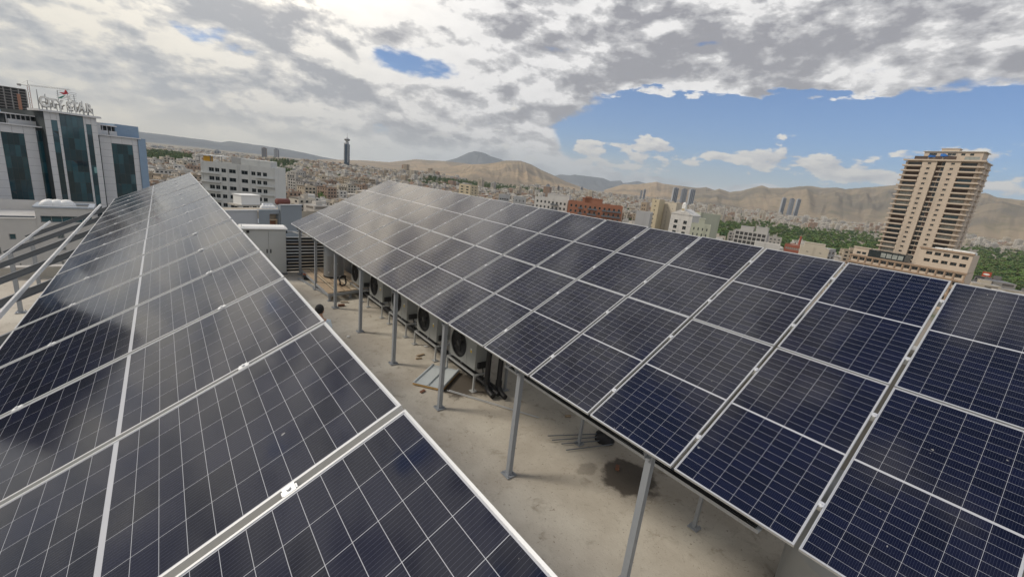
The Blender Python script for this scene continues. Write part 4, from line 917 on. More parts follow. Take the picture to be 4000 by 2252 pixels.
a = F4.uz(*w4(160, 200), 3); c = F4.uz(*w4(268, 250), 3); mb = MB(); mb.box(a[0], 3, ztop-.6, c[0], 5, ztop+1.7); mb.build('yellow_container', mat('yellow_paint', (.60, .33, .03), .6), e)

# ------------------------------------------------------------------ grey neighbouring walls right behind our roof
w5 = lambda x, y: (850+x/3.64, 760+y/3.64)
F5 = Front(w5(100, 400), 33, w5(1170, 400), 38.5)
e = F5.root('grey_neighbour_block', 'blue-grey rendered neighbour block with a doorway patched in brick', 'building')
U5 = lambda x, y, yy=0.: F5.uz(*w5(x, y), yy)
M_BG = mat('blue_grey_render', (.235, .265, .295), .8, 0, .06, .5, streak=.5); M_BGL = mat('pale_grey_render', (.40, .415, .44), .8, 0, .05, .5, streak=.4)
xa, xb, xc, xd = U5(-300, 300)[0], U5(568, 300)[0], U5(868, 300)[0], U5(1168, 300)[0]
mb = MB(); mb.box(xa, 0, 0, xb, .3, U5(330, 230)[1]); mb.box(xa, .3, 0, xb, 10, U5(330, 230)[1]-2.5); mb.build('low_wall', M_BGL, e)
d0, d1 = U5(722, 272), U5(858, 450); mb = MB()
facade(mb, e, xb+.003, xc, 0, U5(700, 212)[1], [(d0[0], d1[0], d1[1]-1.2, d0[1])], y=-.15, depth=.4, panes=False)
zt5 = U5(700, 212)[1]; mb.quad((xb+.003, -.15, zt5), (xc, -.15, zt5), (xc, .3, zt5), (xb+.003, .3, zt5)); mb.box(xb+.003, .51, 0, xc, 10, zt5-1.2); mb.build('middle_wall', M_BG, e)
mb = MB(); mb.box(d0[0]-.2, .26, d1[1]-1.5, d1[0]+.2, .5, d1[1]+.62); mb.build('brick_patch', mat('rough_brick', (.25, .12, .075), .9, 0, .25, 6), e)
mb = MB(); mb.box(d0[0]-.2, .3, d1[1]+.621, d1[0]+.2, .5, d0[1]+.2); mb.build('plaster_patch', mat('tan_plaster', (.36, .30, .23), .9, 0, .1, 3), e)
mb = MB(); mb.box(d0[0]-.0, .05, d1[1]+.5, d1[0], .25, d1[1]+.62); mb.box((d0[0]+d1[0])/2+.3, .06, d1[1]-1.2, (d0[0]+d1[0])/2+.42, .24, d1[1]+.499); mb.build('lintel', M_WOOD, e)
mb = MB(); zt6 = U5(1000, 143)[1]; mb.box(xc+.003, -.3, 0, xd, .1, zt6); mb.box(xc+.003, .101, 0, xd-.02, 9, zt6-3); mb.build('high_wall', M_BG, e)
mb = MB(); mb.box(xc-.02, -.38, zt6, xd+.06, -.1, zt6+.05); mb.box(xa, -.06, U5(330, 230)[1], xb, .2, U5(330, 230)[1]+.06); mb.build('coping', M_GALV, e)
# flat-roof clutter on it
def at5(x, y, yy): u_, z_ = U5(x, y, yy); return np.append(F5.A+F5.U*u_+F5.N*yy, F5.z0+z_)
pb = at5(350, 150, 48); e = thing('rooftop_unit', 'small white boxy unit raised on a grey roof deck', 'rooftop unit', tuple(pb), F5.th)
mb = MB(); mb.box(-.9, 0, -.2, 4.2, 3.2, .05); mb.build('deck', M_CONC, e)
for x in (-.7, 1.6, 3.9):
    mb = MB(); mb.box(x, .1, -2.6, x+.2, .3, -.201); mb.build('deck_post', M_CONC, e)
mb = MB(); mb.box(0, .2, .051, 3.5, 2.9, 1.75); mb.build('casing', M_WHITEP, e); mb = MB(); mb.box(-.1, .05, 1.75, 3.6, 3.1, 1.86); mb.build('lid', M_WHITEP, e)
mb = MB(); mb.box(-6, 1.0, -26, 11, 12, -2.6); mb.box(-6, .9, -2.6, 11, 1.2, -2.2); mb.build('deck_block', mat('tan_block', (.36, .32, .26), .9, 0, .15, .5), e)
for i in range(5):
    mb = MB(); mb.box(-5+2.2*i, .93, -4.2, -3.6+2.2*i, .99, -3.2); mb.build('opening', M_GLASS, e)
pb = at5(835, 100, 30); mb = MB(); mb.lathe([(.001, 0), (.42, .0), (.5, .1), (.5, 2.0), (.42, 2.1), (.001, 2.1)], n=18)
mb.build('rust_tank', mat('rust_red', (.16, .055, .045), .7), loc=tuple(pb), rot=(0, math.pi/2, F5.th), label='rust-red cylindrical tank lying behind the high grey wall', cat='tank')
pb = at5(632, 162, 22); mb = MB(); mb.lathe([(.001, 0), (.3, .0), (.36, .1), (.36, 1.4), (.3, 1.5), (.001, 1.5)], n=18)
mb.build('galvanised_tank', M_GALV, loc=tuple(pb), rot=(0, math.pi/2, F5.th), label='galvanised cylindrical tank lying behind the doorway wall', cat='tank')
pb = at5(520, 210, 20); mb = MB(); mb.box(0, 0, -14, 10, 9, -.9); mb.box(0, .1, -.9, 10, .4, -.3)
mb.build('back_roof', MATS['tan_block'], loc=tuple(pb), rot=(0, 0, F5.th), label='tan flat-roofed block behind the doorway wall under the tanks', cat='building')
for i in range(4):
    pb = at5(645+48*i, 205, 2.5); mb = MB(); mb.lathe([(.26, -.05), (.24, .10), (.15, .20), (.001, .24)], n=14)
    mb.build('roof_dome', M_WHITEP, loc=(pb[0], pb[1], zt5+GZ-.16), label='%s of four small white domes on the low grey roof' % ('leftmost', 'second from left', 'third from left', 'rightmost')[i], cat='roof dome', group='white roof domes')

# dark block standing left of the frame; only its reflection shows in the left array
e = thing('dark_glass_block', 'dark block whose reflection darkens the lower left array panels', 'building', (CAM[0]+125*math.sin(R(-29)), CAM[1]+125*math.cos(R(-29)), GZ), R(20))
block(e, 0, 26, 18, 63, mat('dark_block_wall', (.05, .055, .055), .7, 0, .1, .3), regular(1, 25, 8, 62, 9, 16, .7, .6), mull=0)

# ------------------------------------------------------------------ beige residential tower (right) and its podium
w6 = lambda x, y: (3460+x/3.033, 560+y/3.033)
F6 = Front(w6(230, 230), 296, w6(1150, 240), 266)
e = F6.root('beige_apartment_tower', 'tall beige apartment tower with stacked balconies and blue roof tarps', 'building')
M_BEI = mat('beige_stone', (.52, .435, .35), .8, 0, .05, .12, streak=.15); M_BEID = mat('brown_stone', (.33, .235, .165), .85, 0, .08, .2)
M_LIGHTG = mat('pale_blind_glass', (.30, .32, .30), .25, 0, .4, .4); M_BROWNW = mat('brown_shade', (.075, .05, .04), .7, 0, .3, .5)  # pale glass and brown tones for varied windows
us6 = [F6.uz(*w6(x, 240))[0] for x in (225, 430, 605, 708, 890, 1150)]
ztop = F6.uz(*w6(640, 208))[1]; zf = F6.uz(*zc1(0, 0))[1]
h0 = F6.uz(*w6(330, 212))[1]; fl = 3.3; NF = int(ztop/fl); D6 = 24
x0, x1_, x2_, x3_, x4_, x5_ = us6
mb = MB(); wn_ = []
for j in range(NF):
    zb = ztop-fl*(j+1)
    wn_.append(((x1_+x2_)/2-.85, (x1_+x2_)/2+.85, zb+1.0, zb+2.3)); wn_.append(((x3_+x4_)/2-.85, (x3_+x4_)/2+.85, zb+1.0, zb+2.3))
for a, c, ws in ((x1_, x2_, wn_[0::2]), (x3_, x4_, wn_[1::2])): facade(mb, e, a, c, 0, ztop, ws, mull=1, frm=M_BEI, depth=.35)
for x in (x1_, x2_, x3_, x4_):
    yb = 2.2; mb.quad((x, 0, 0), (x, yb, 0), (x, yb, ztop), (x, 0, ztop)) if x in (x2_, x4_) else mb.quad((x, yb, 0), (x, 0, 0), (x, 0, ztop), (x, yb, ztop))
mb.quad((x0+.6, 2.2, 0), (x5_, 2.2, 0), (x5_, 2.2, ztop), (x0+.6, 2.2, ztop))
mb.box(x0+.6, 2.21, 0, x5_, D6, ztop); mb.build('wall', M_BEI, e)
for w in wn_:
    q_ = MB(); q_.box(w[0]-.45, -.1, w[2]-.45, w[1]+.45, -.003, w[2]-.2); q_.box(w[0]-.45, -.1, w[3]+.2, w[1]+.45, -.003, w[3]+.42); q_.box(w[0]-.45, -.08, w[2]-.199, w[0]-.25, -.003, w[3]+.199); q_.box(w[1]+.25, -.08, w[2]-.199, w[1]+.45, -.003, w[3]+.199)
    q_.build('window_surround', M_BEI, e)
def slabmesh(key, x, y, w, d):
    if key not in WCACHE:
        q_ = MB(); q_.box(0, 0, -.35, w, d, 0); q_.box(0, 0, .0, w, .18, .55); WCACHE[key] = q_.mesh('balcony', M_BEI)
    return WCACHE[key]
for j in range(NF):
    zb = ztop-fl*(j+1)
    for a, c, nm in ((x0-1.0, x1_-.02, 'L'), (x4_+.02, x5_+1.2, 'R')):
        obj('balcony', slabmesh('bal'+nm, 0, 0, c-a, 2.9), e, (a, -.75, zb))
        gl = rnd.choice((M_BROWNW, M_GLASS, M_BROWNW, M_LIGHTG, M_GLASS, M_TEAL, M_LIGHTG)); wa, wb = (a+2.4, c-.15) if nm == 'L' else (a+.15, c-3.8)
        obj('window', window_mesh(wb-wa, 2.15, 3, gl, M_BROWNW), e, (wa, 2.05, zb+.35))
        q_ = MB(); q_.box(wb+.2 if nm == 'R' else wa-1.3, 1.2, zb+.001, (wb+1.4) if nm == 'R' else wa-.2, 2.19, zb+fl-.36); q_.build('pier', M_BEI, e)
    q_ = MB(); q_.box(x2_+.02, .9, zb-.3, x3_-.02, 2.19, zb+.35); q_.build('spandrel', M_BEI, e)
    for i in range(2):
        w = (x3_-x2_)/2; obj('window', window_mesh(w-.3, 2.3, 0, rnd.choice((M_GLASS, M_GLASS, M_BROWNW)), M_BROWNW), e, (x2_+.15+i*w, 2.0, zb+.36))
    # right flank
    for y_ in (1.2, 12.5):
        q_ = MB(); q_.box(x5_+.002, y_, zb-.35, x5_+1.1, y_+8, zb+.5); q_.build('side_balcony', M_BEI, e)
        obj('window', window_mesh(5.5, 2.0, 2, rnd.choice((M_GLASS, M_BROWNW)), M_BROWNW), e, (x5_+.05, y_+1.0, zb+.7), (0, 0, math.pi/2))
for x in (x4_-.3, x5_+.05):
    pass
q_ = MB(); q_.box(x0-1.2, -.9, ztop, x5_+1.3, 3, ztop+.9); q_.box(x0+.2, 3.001, ztop, x5_+.8, D6, ztop+.6); q_.build('roof_slab', M_BEI, e)
pa = F6.uz(*w6(465, 100), 5); pc = F6.uz(*w6(1110, 160), 5); zp = F6.uz(*w6(700, 100), 5)[1]
pw = [(a, a+1.9, zp-2.3, zp-.9) for a in (F6.uz(*w6(x, 130), 5)[0] for x in (515, 560, 735, 785, 895, 1000))]
q_ = MB(); facade(q_, e, pa[0], pc[0]+1.5, ztop+.9, zp, pw, y=5, mull=1); q_.box(pa[0], 5.01+.3, ztop+.6, pc[0]+1.5, 18, zp-.01); q_.build('penthouse_wall', M_BEI, e)
q_ = MB(); q_.box(pa[0]-.8, 4.2, zp, pc[0]+2.6, 18.6, zp+.35); q_.build('penthouse_roof', mat('pale_roof_edge', (.55, .52, .46), .8), e)
a = F6.uz(*w6(668, 65), 8); c = F6.uz(*w6(870, 95), 8); q_ = MB(); q_.box(a[0], 8, zp+.35, c[0], 14, a[1]); q_.box(a[0]-.4, 7.6, a[1], c[0]+.4, 14.4, a[1]+.25); q_.build('lift_house', M_BEI, e)
M_TARP = mat('blue_tarp', (.03, .16, .50), .5, 0, .15, .6)
for pts in (((470, 165), (520, 135), (585, 140), (590, 155), (500, 158)), ((640, 155), (655, 120), (700, 118), (735, 145), (730, 158)), ((735, 145), (820, 155), (800, 168), (730, 158))):
    P_ = [F6.uz(*w6(*p), 2) for p in pts]; q_ = MB(); n_ = len(P_)
    q_.add([(u, 2+.5*i, z) for i, (u, z) in enumerate(P_)]+[(u, 3.2+.5*i, z-.25) for i, (u, z) in enumerate(P_)], [tuple(range(n_-1, -1, -1)), tuple(range(n_, 2*n_))]+[(i, (i+1) % n_, n_+(i+1) % n_, n_+i) for i in range(n_)]); q_.build('tarp', M_TARP, e)
for a, c in ((335, 490), (580, 660), (690, 830), (930, 1110)):
    u0, z0_ = F6.uz(*w6(a, 190), .5); u1 = F6.uz(*w6(c, 190), .5)[0]; q_ = MB(); q_.box(u0, .5, ztop+.9, u1, 1.0, ztop+3.0); q_.build('terrace_screen', M_LIGHTG if a > 900 else M_BROWNW, e)
w7 = lambda x, y: (3280+x/2.141, 920+y/2.141)
F7 = Front(w7(85, 180), 278, w7(1085, 260), 231)
e = F7.root('beige_podium_building', 'beige and brown podium with rows of dark square windows below the tower', 'building')
U7 = lambda x, y: F7.uz(*w7(x, y))
W7 = F7.W; zr = [U7(x, y)[1] for x, y in ((140, 187), (480, 248), (820, 305))]
zrow = np.mean(zr); rowh = 4.4
nwin = 14; xs_ = np.linspace(1.5, W7-4.2, nwin); wins = []
for j in range(0, 7):
    for x in xs_: wins.append((x, x+2.7, zrow-.9-j*rowh, zrow+.9-j*rowh))
ztp = zrow+2.1; mb = MB()
facade(mb, e, 0, W7, 0, ztp, wins, depth=.5, mull=1, glass=M_GLASS, frm=M_BEID); mb.quad((W7, 0, 0), (W7, 12, 0), (W7, 12, ztp), (W7, 0, ztp)); mb.quad((0, 0, ztp), (W7, 0, ztp), (W7, 12, ztp), (0, 12, ztp)); mb.quad((0, 12, 0), (0, 0, 0), (0, 0, ztp), (0, 12, ztp)); mb.quad((W7, 12, 0), (0, 12, 0), (0, 12, ztp), (W7, 12, ztp)); mb.build('wall', M_BEI, e)
for j in range(8):
    q_ = MB(); z_ = ztp-.35-j*rowh; q_.box(-.5, -.7, z_-.3, W7+.4, -.004, z_+.55); q_.build('band_course', M_BEID, e)
for x in list((xs_[:-1]+xs_[1:])/2+1.35)+[.3, W7-.35]:
    q_ = MB(); q_.box(x-.3, -.55, 0, x+.3, -.005, ztp-.7); q_.build('pilaster', M_BEID, e)
xr7 = U7(668, 130)[0]; zt7 = U7(900, 135)[1]; ww = [(x, x+2.7, zt7-2.9, zt7-1.1) for x in xs_ if x > xr7+1]+[(x, x+2.7, zt7-7.0, zt7-5.2) for x in xs_ if x > xr7+1 and zt7-7.2 > ztp+.4]
q_ = MB(); facade(q_, e, xr7, W7, ztp+.2, zt7, ww, depth=.5, y=.3, mull=1, frm=M_BEID); q_.quad((W7, .3, ztp+.2), (W7, 11, ztp+.2), (W7, 11, zt7), (W7, .3, zt7)); q_.quad((xr7, .3, zt7), (W7, .3, zt7), (W7, 11, zt7), (xr7, 11, zt7)); q_.quad((xr7, 11, ztp+.2), (xr7, .3, ztp+.2), (xr7, .3, zt7), (xr7, 11, zt7)); q_.quad((W7, 11, ztp+.2), (xr7, 11, ztp+.2), (xr7, 11, zt7), (W7, 11, zt7)); q_.build('upper_wall', M_BEI, e)
q_ = MB(); q_.box(xr7-.4, -.3, zt7, W7+.4, 1.2, zt7+.9); q_.build('upper_cornice', M_BEID, e)
for i in range(9):
    q_ = MB(); x = xr7+3+i*(W7-xr7-5)/9; q_.box(x, 4+rnd.uniform(-1, 3), zt7, x+3.2, 9, zt7+rnd.uniform(.8, 1.7)); q_.build('roof_sheet_pile', M_WHITEP, e)
a = U7(125, 85); c = U7(250, 145); q_ = MB(); facade(q_, e, a[0], c[0], ztp, a[1]-.6, [(a[0]+2, a[0]+4.2, ztp+.8, ztp+2.3), (c[0]-4, c[0]-1.8, ztp+.8, ztp+2.3)], y=.3, mull=0); q_.quad((a[0], .3, a[1]-.6), (c[0], .3, a[1]-.6), (c[0], 12, a[1]-.6), (a[0], 12, a[1]-.6)); q_.quad((a[0], 12, ztp), (a[0], .3, ztp), (a[0], .3, a[1]-.6), (a[0], 12, a[1]-.6)); q_.box(a[0]-.3, -.1, a[1]-.6, c[0]+.3, 2, a[1]); q_.build('left_pavilion', M_BEI, e)
a = U7(255, 100); c = U7(550, 185); q_ = MB(); q_.box(a[0]+.1, -.4, ztp+.2, c[0], 9, ztp+4.6); q_.build('dark_glazed_pavilion', M_GLASS, e)
for i in range(4):
    x = a[0]+(c[0]-a[0])*(.36+.155*i); q_ = MB(); q_.box(x, -.5, ztp+1.0, x+(c[0]-a[0])*.13, -.41, ztp+3.6); q_.build('blind_panel', M_LIGHTG, e)

# ------------------------------------------------------------------ mid-distance blocks
def simple(pa, da, pb, db, top, label, m, nx, nz, fl=3.2, name='apartment_block', D=14, side=0, fw=.45, fh=.48, roofhouse=None, balc=(), glass=None, mull=1, left=0, group=None, rh=None, cat='building', z0=GZ, floors_down=7):
    Fq = Front(pa, da, pb, db, z0); e = Fq.root(name, label, cat, group); zt = Fq.uz(*top)[1]
    zb = max(.5, zt-1.1-nz*fl)
    sw = regular(.8, D-.8, zb, zb+nz*fl, side, nz, .35, .45) if side else None; lw = regular(-D+.8, -.8, zb, zb+nz*fl, left, nz, .35, .45) if left else None
    block(e, 0, Fq.W, D, zt, m, regular(.6, Fq.W-.6, zb, zb+nz*fl, nx, nz, fw, fh) if nx else [], side_w=sw, left_w=lw, mull=mull, glass=glass)
    cw = (Fq.W-1.2)/max(nx, 1)
    for i in balc:
        for j in range(nz):
            q_ = MB(); x = .6+cw*i; z_ = zb+j*fl; q_.box(x+.1, -1.1, z_+.15, x+cw-.1, -.004, z_+.35); q_.box(x+.1, -1.1, z_+.351, x+cw-.1, -1.02, z_+1.15); q_.build('balcony', [M_DARKST, m][0], e)
    if roofhouse:
        for (a, c, hh) in roofhouse:
            q_ = MB(); q_.box(Fq.W*a, 2, zt-.6, Fq.W*c, 8, zt+hh); q_.box(Fq.W*a-.2, 1.8, zt+hh, Fq.W*c+.2, 8.2, zt+hh+.2); q_.build('roof_house', m, e)
    return Fq, e, zt
z4 = lambda x, y: (1900+x/3.22, 600+y/3.22)
M_ORANGE = mat('orange_brick', (.34, .15, .092), .85, 0, .08, .25); M_CREAM = mat('cream_render', (.52, .47, .385), .85, 0, .07, .2, streak=.2); M_WHITER = mat('white_render', (.56, .55, .53), .85, 0, .06, .2, streak=.25)
M_GREYR = mat('light_grey_render', (.42, .43, .44), .85, 0, .06, .3, streak=.3); M_YELR = mat('yellow_render', (.50, .43, .30), .85, 0, .05, .2, streak=.2); M_TANR = mat('tan_render', (.40, .32, .24), .85, 0, .08, .3)
simple(z4(1020, 700), 268, z4(1700, 780), 262, z4(1350, 625), 'orange brick apartment block with rows of dark balconies', M_ORANGE, 11, 9, 3.2, balc=(2, 4, 5, 7, 8, 9, 10), D=16, roofhouse=((.25, .62, 2.6), (.30, .42, 3.4)), left=3, fw=.42)
simple(z4(600, 650), 285, z4(1010, 720), 278, z4(800, 560), 'white apartment block with grey balconies left of the orange block', M_WHITER, 8, 9, 3.2, balc=(4, 5), D=14, roofhouse=((.35, 1.0, 2.8),), left=3)
simple(z4(340, 600), 300, z4(495, 620), 300, z4(420, 545), 'plain white low block above the array edge, left of the white apartments', M_GREYR, 3, 8, 3.2, D=10, left=2, fw=.25)
simple(z4(150, 590), 320, z4(285, 600), 320, z4(220, 520), 'small grey block with a dark glazed top floor', M_GREYR, 4, 8, 3.2, D=10, fw=.8, fh=.3)
z5 = lambda x, y: (2500+x/2.862, 650+y/2.862); z8 = lambda x, y: (2480+x/4.1, 740+y/4.1)
simple(z8(255, 300), 322, z8(372, 310), 318, z8(310, 150), 'tall narrow yellow stair tower with small square windows', M_YELR, 1, 13, 3.2, D=9, left=1, fw=.2, fh=.3, name='stair_tower')
simple(z8(374, 320), 330, z8(650, 350), 318, z8(480, 222), 'stained cream block with a rusty fire escape on its wall', M_CREAM, 3, 11, 3.2, D=16, fw=.13, fh=.18, roofhouse=((.2, .9, 1.2),), name='stained_block')
simple(z8(0, 500), 300, z8(225, 520), 296, z8(120, 352), 'plain white rendered block left of the yellow stair tower', M_GREYR, 0, 6, 3.2, D=12, name='plain_block')
simple(z8(90, 300), 360, z8(180, 300), 358, z8(130, 200), 'brown and white narrow house behind the plain white block', M_TANR, 2, 8, 3.2, D=14)
Fq, e, zt = simple(z8(562, 500), 288, z8(905, 540), 278, z8(740, 390), 'white clad house front with gable and square dark windows', M_WHITER, 0, 0, 3.2, D=13, name='gabled_house')
Wq = Fq.W; ws_ = []
q_ = MB()
for j in range(6):
    for fx in (.20, .63):
        q2 = MB(); z_ = zt-6.2-j*3.55; q2.box(Wq*fx-.15, -.12, z_-.15, Wq*fx+2.55, -.004, z_+.0); q2.build('sill', M_WHITER, e)
        obj('window', window_mesh(2.4, 2.2, 1), e, (Wq*fx, -.07, z_))
    for xa in (.02, .40, .85):
        q2 = MB(); q2.box(Wq*xa, -.06, zt-4.0-j*3.55, Wq*xa+Wq*.12, -.004, zt-3.7-j*3.55); q2.build('band', M_GREYR, e)
q_.add([(-.4, -.3, zt-.3), (Wq+.4, -.3, zt-.3), (Wq/2, -.3, zt+3.4), (-.4, 13, zt-.3), (Wq+.4, 13, zt-.3), (Wq/2, 13, zt+3.4)], [(0, 1, 2), (4, 3, 5), (0, 2, 5, 3), (2, 1, 4, 5)]); q_.build('gable_roof', M_WHITER, e)
q_ = MB(); q_.box(Wq*.44, -.5, zt+1.2, Wq*.60, 1.5, zt+6.3); q_.lathe([(Wq*.08, 6.3), (Wq*.07, 7.2), (.001, 7.8)], (Wq*.52, .5, zt), 14); q_.build('gable_turret', M_WHITEP, e)
q_ = MB(); q_.box(Wq*.45, -.56, zt+2.2, Wq*.59, -.51, zt+3.6); q_.build('yellow_band', M_YELR, e)
simple(z8(905, 500), 300, z8(1030, 520), 292, z8(960, 360), 'pale green-grey block right of the gabled white house', mat('pale_green_render', (.44, .46, .37), .85, 0, .06, .2, streak=.2), 0, 5, D=16, name='plain_block')
simple(z8(880, 680), 262, z8(1190, 720), 258, z8(1040, 560), 'low pale green annex with dark openings beside the park', MATS['pale_green_render'], 4, 2, 3.4, D=14, side=0, fw=.3, roofhouse=((.35, .65, 3.4),), name='low_annex')
simple(z5(1040, 800), 345, z5(1400, 860), 332, z5(1250, 728), 'unfinished concrete frame house with open storeys', mat('frame_concrete', (.45, .44, .42), .9, 0, .1, .3), 7, 5, 3.3, D=14, fw=.78, fh=.74, glass=mat('dark_open', (.05, .05, .05), .9), mull=0, roofhouse=((.15, .55, 3.2), (.62, .98, 4.0)), name='unfinished_house')
simple(z5(1280, 885), 315, z5(1560, 925), 308, z5(1420, 858), 'long low white shed with a scalloped roof edge', M_WHITER, 0, 1, 3.2, D=12, name='white_shed')
simple(z5(1610, 910), 312, z5(1790, 945), 305, z5(1700, 872), 'red brick wing with a strip of white windows', mat('dark_red_brick', (.27, .09, .06), .85, 0, .1, .3), 7, 3, 3.4, D=14, fw=.75, fh=.45, glass=M_LIGHTG, name='brick_wing')
simple(z5(1785, 940), 296, z5(2100, 990), 288, z5(1940, 905), 'pale blank-walled hall with a curved red parapet', M_CREAM, 2, 1, 3.4, D=14, fw=.18, fh=.15, roofhouse=((.12, .85, 2.6),), name='pale_hall')
simple(z5(2105, 945), 290, z5(2185, 955), 300, z5(2150, 925), 'small pale annex with narrow windows right of the hall', M_GREYR, 2, 2, 3.4, D=10, name='hall_annex')
z3 = lambda x, y: (1100+x/3.22, 500+y/3.22)
simple(z3(2230, 760), 520, z3(2375, 770), 510, z3(2300, 708), 'pale yellow block standing alone before the dark wood', M_YELR, 2, 6, 3.2, D=14, side=2, name='yellow_block')
# villa with arches
Fq = Front(z3(180, 960), 345, z3(545, 960), 352, -42); e = Fq.root('arched_villa', 'white three-storey villa with arched windows and twin round gables', 'villa')
W_ = Fq.W; zt = Fq.uz(*z3(300, 900))[1]; wv = [(x*W_-.8, x*W_+.8, zt-3.3, zt-.9) for x in (.10, .25, .36, .48, .67, .78)]+[(x*W_-.8, x*W_+.8, zt-7.2, zt-4.6) for x in (.25, .48, .67, .78)]
block(e, 0, W_, 14, zt, M_WHITER, wv, mull=1)
for x, wd in ((.13, .26), (.73, .26)):
    q_ = MB(); n_ = 12; cx_ = W_*x; r_ = W_*wd/2
    pts = [(cx_+r_*math.cos(math.pi*i/n_), zt+r_*.75*math.sin(math.pi*i/n_)) for i in range(n_+1)]
    q_.add([(a, -.4, z) for a, z in pts]+[(a, 1.2, z) for a, z in pts], [tuple(range(n_, -1, -1)), tuple(range(n_+1, 2*n_+2))]+[(i, i+1, n_+2+i, n_+1+i) for i in range(n_)]); q_.build('round_gable', M_WHITER, e)
    q2 = MB(); q2.lathe([(.001, 0), (.7, 0), (.7, .1), (.001, .1)], n=14); o = q2.build('round_window', M_GLASS, e); o.location = (cx_, -.42, zt+r_*.28); o.rotation_euler = (math.pi/2, 0, 0)
q_ = MB(); q_.box(W_*.40, 1.5, zt-.6, W_*.62, 9, zt+4.2); q_.build('centre_tower', M_WHITER, e)
for w in wv[:6]:
    q2 = MB(); n_ = 8; cx_ = (w[0]+w[1])/2; pts = [(cx_+.8*math.cos(math.pi*i/n_), w[3]+.7*math.sin(math.pi*i/n_)) for i in range(n_+1)]; q2.add([(a, -.05, z) for a, z in pts], [tuple(range(n_, -1, -1))]); q2.build('arch_head', M_GLASS, e)
q_ = MB(); q_.box(-.3, -.6, zt-4.3, W_+.3, -.004, zt-4.0); q_.build('string_course', M_WHITER, e)
Fq = Front(z3(512, 790), 640, z3(665, 790), 640, -38); e = Fq.root('red_roof_house', 'cream house with a bright orange-red sheet roof on the hillside', 'house'); W_ = Fq.W; zt = Fq.uz(*z3(590, 795))[1]
block(e, 0, W_, 16, zt, M_CREAM, regular(1, W_-1, max(.3, zt-6.4), zt-.4, 5, 2)); q_ = MB(); q_.add([(-1, -1, zt), (W_+1, -1, zt), (W_+1, 17, zt), (-1, 17, zt), (2, 8, zt+4.4), (W_-2, 8, zt+4.4)], [(0, 1, 5, 4), (1, 2, 5), (2, 3, 4, 5), (3, 0, 4), (3, 2, 1, 0)]); q_.build('sheet_roof', mat('red_sheet_roof', (.40, .095, .035), .7, 0, .1, .3), e)

# observation tower on the hill
pb = deep(1355, 632, 1330); e = thing('observation_tower', 'slender dark blue glass tower with a disc pod and mast on the skyline', 'tower', (pb[0], pb[1], pb[2]-2), YAW*-1)
kk = 1330/FPX; hsh = 68*kk; M_TG = mat('tower_blue_glass', (.02, .055, .10), .15, 0, .2, .1)
mb = MB(); mb.box(-6.2, -6.2, -40, 6.2, 6.2, hsh); mb.build('shaft', M_TG, e)
for x in (-6.8, 4.4):
    mb = MB(); mb.box(x, -6.9, 0, x+2.4, -6.21, hsh+3); mb.build('fin', mat('tower_grey', (.30, .31, .33), .6), e)
mb = MB(); mb.lathe([(5.5, hsh), (5.5, hsh+5), (3.8, hsh+6), (3.8, hsh+8.5), (7.6, hsh+11), (8.4, hsh+14), (6, hsh+16.5), (2.0, hsh+18), (.5, hsh+22), (.35, hsh+32), (.001, hsh+32)], n=22); mb.build('pod', MATS['tower_grey'], e)
mb = MB(); mb.lathe([(8.2, hsh+12), (8.5, hsh+13.8)], n=22); mb.build('pod_window', M_GLASS, e)
# far high-rises
def highrise(px, py_b, py_t, w_px, dep, label, cols, group='distant high-rise towers', depth_f=.45):
    p = deep(px, py_b, dep); w = w_px*dep/FPX*.72; h_ = abs(py_b-py_t)*dep/FPX*.92
    zg = H(p[0], p[1])-2; e = thing('highrise_tower', label, 'tower block', (p[0], p[1], zg), -YAW+.15, group); h_ += p[2]-zg
    mb = MB(); mb.box(-w/2, -w*.1, 0, w/2, w*depth_f, h_); mb.build('wall', cols[0], e)
    n_ = max(2, round(w/9))
    for i in range(n_):
        x = -w/2+w*(i+.5)/n_; q_ = MB(); q_.box(x-w/n_*.27, -w*.1-.8, 2, x+w/n_*.27, -w*.1-.05, h_-2); q_.build('window_strip', cols[1], e)
    q_ = MB(); q_.box(-w*.25, 0, h_, w*.2, w*.4, h_+4); q_.build('lift_house', cols[0], e)
G1 = (mat('highrise_grey', (.34, .355, .38), .7, 0, .05, .05), mat('highrise_blue_strip', (.10, .12, .155), .3, 0, .2, .1)); G2 = (mat('highrise_dark', (.17, .185, .22), .6, 0, .05, .05), MATS['highrise_grey']); G3 = (mat('highrise_brown', (.20, .17, .155), .7), G1[1])  # far tower colours lightened, painting in some of the haze
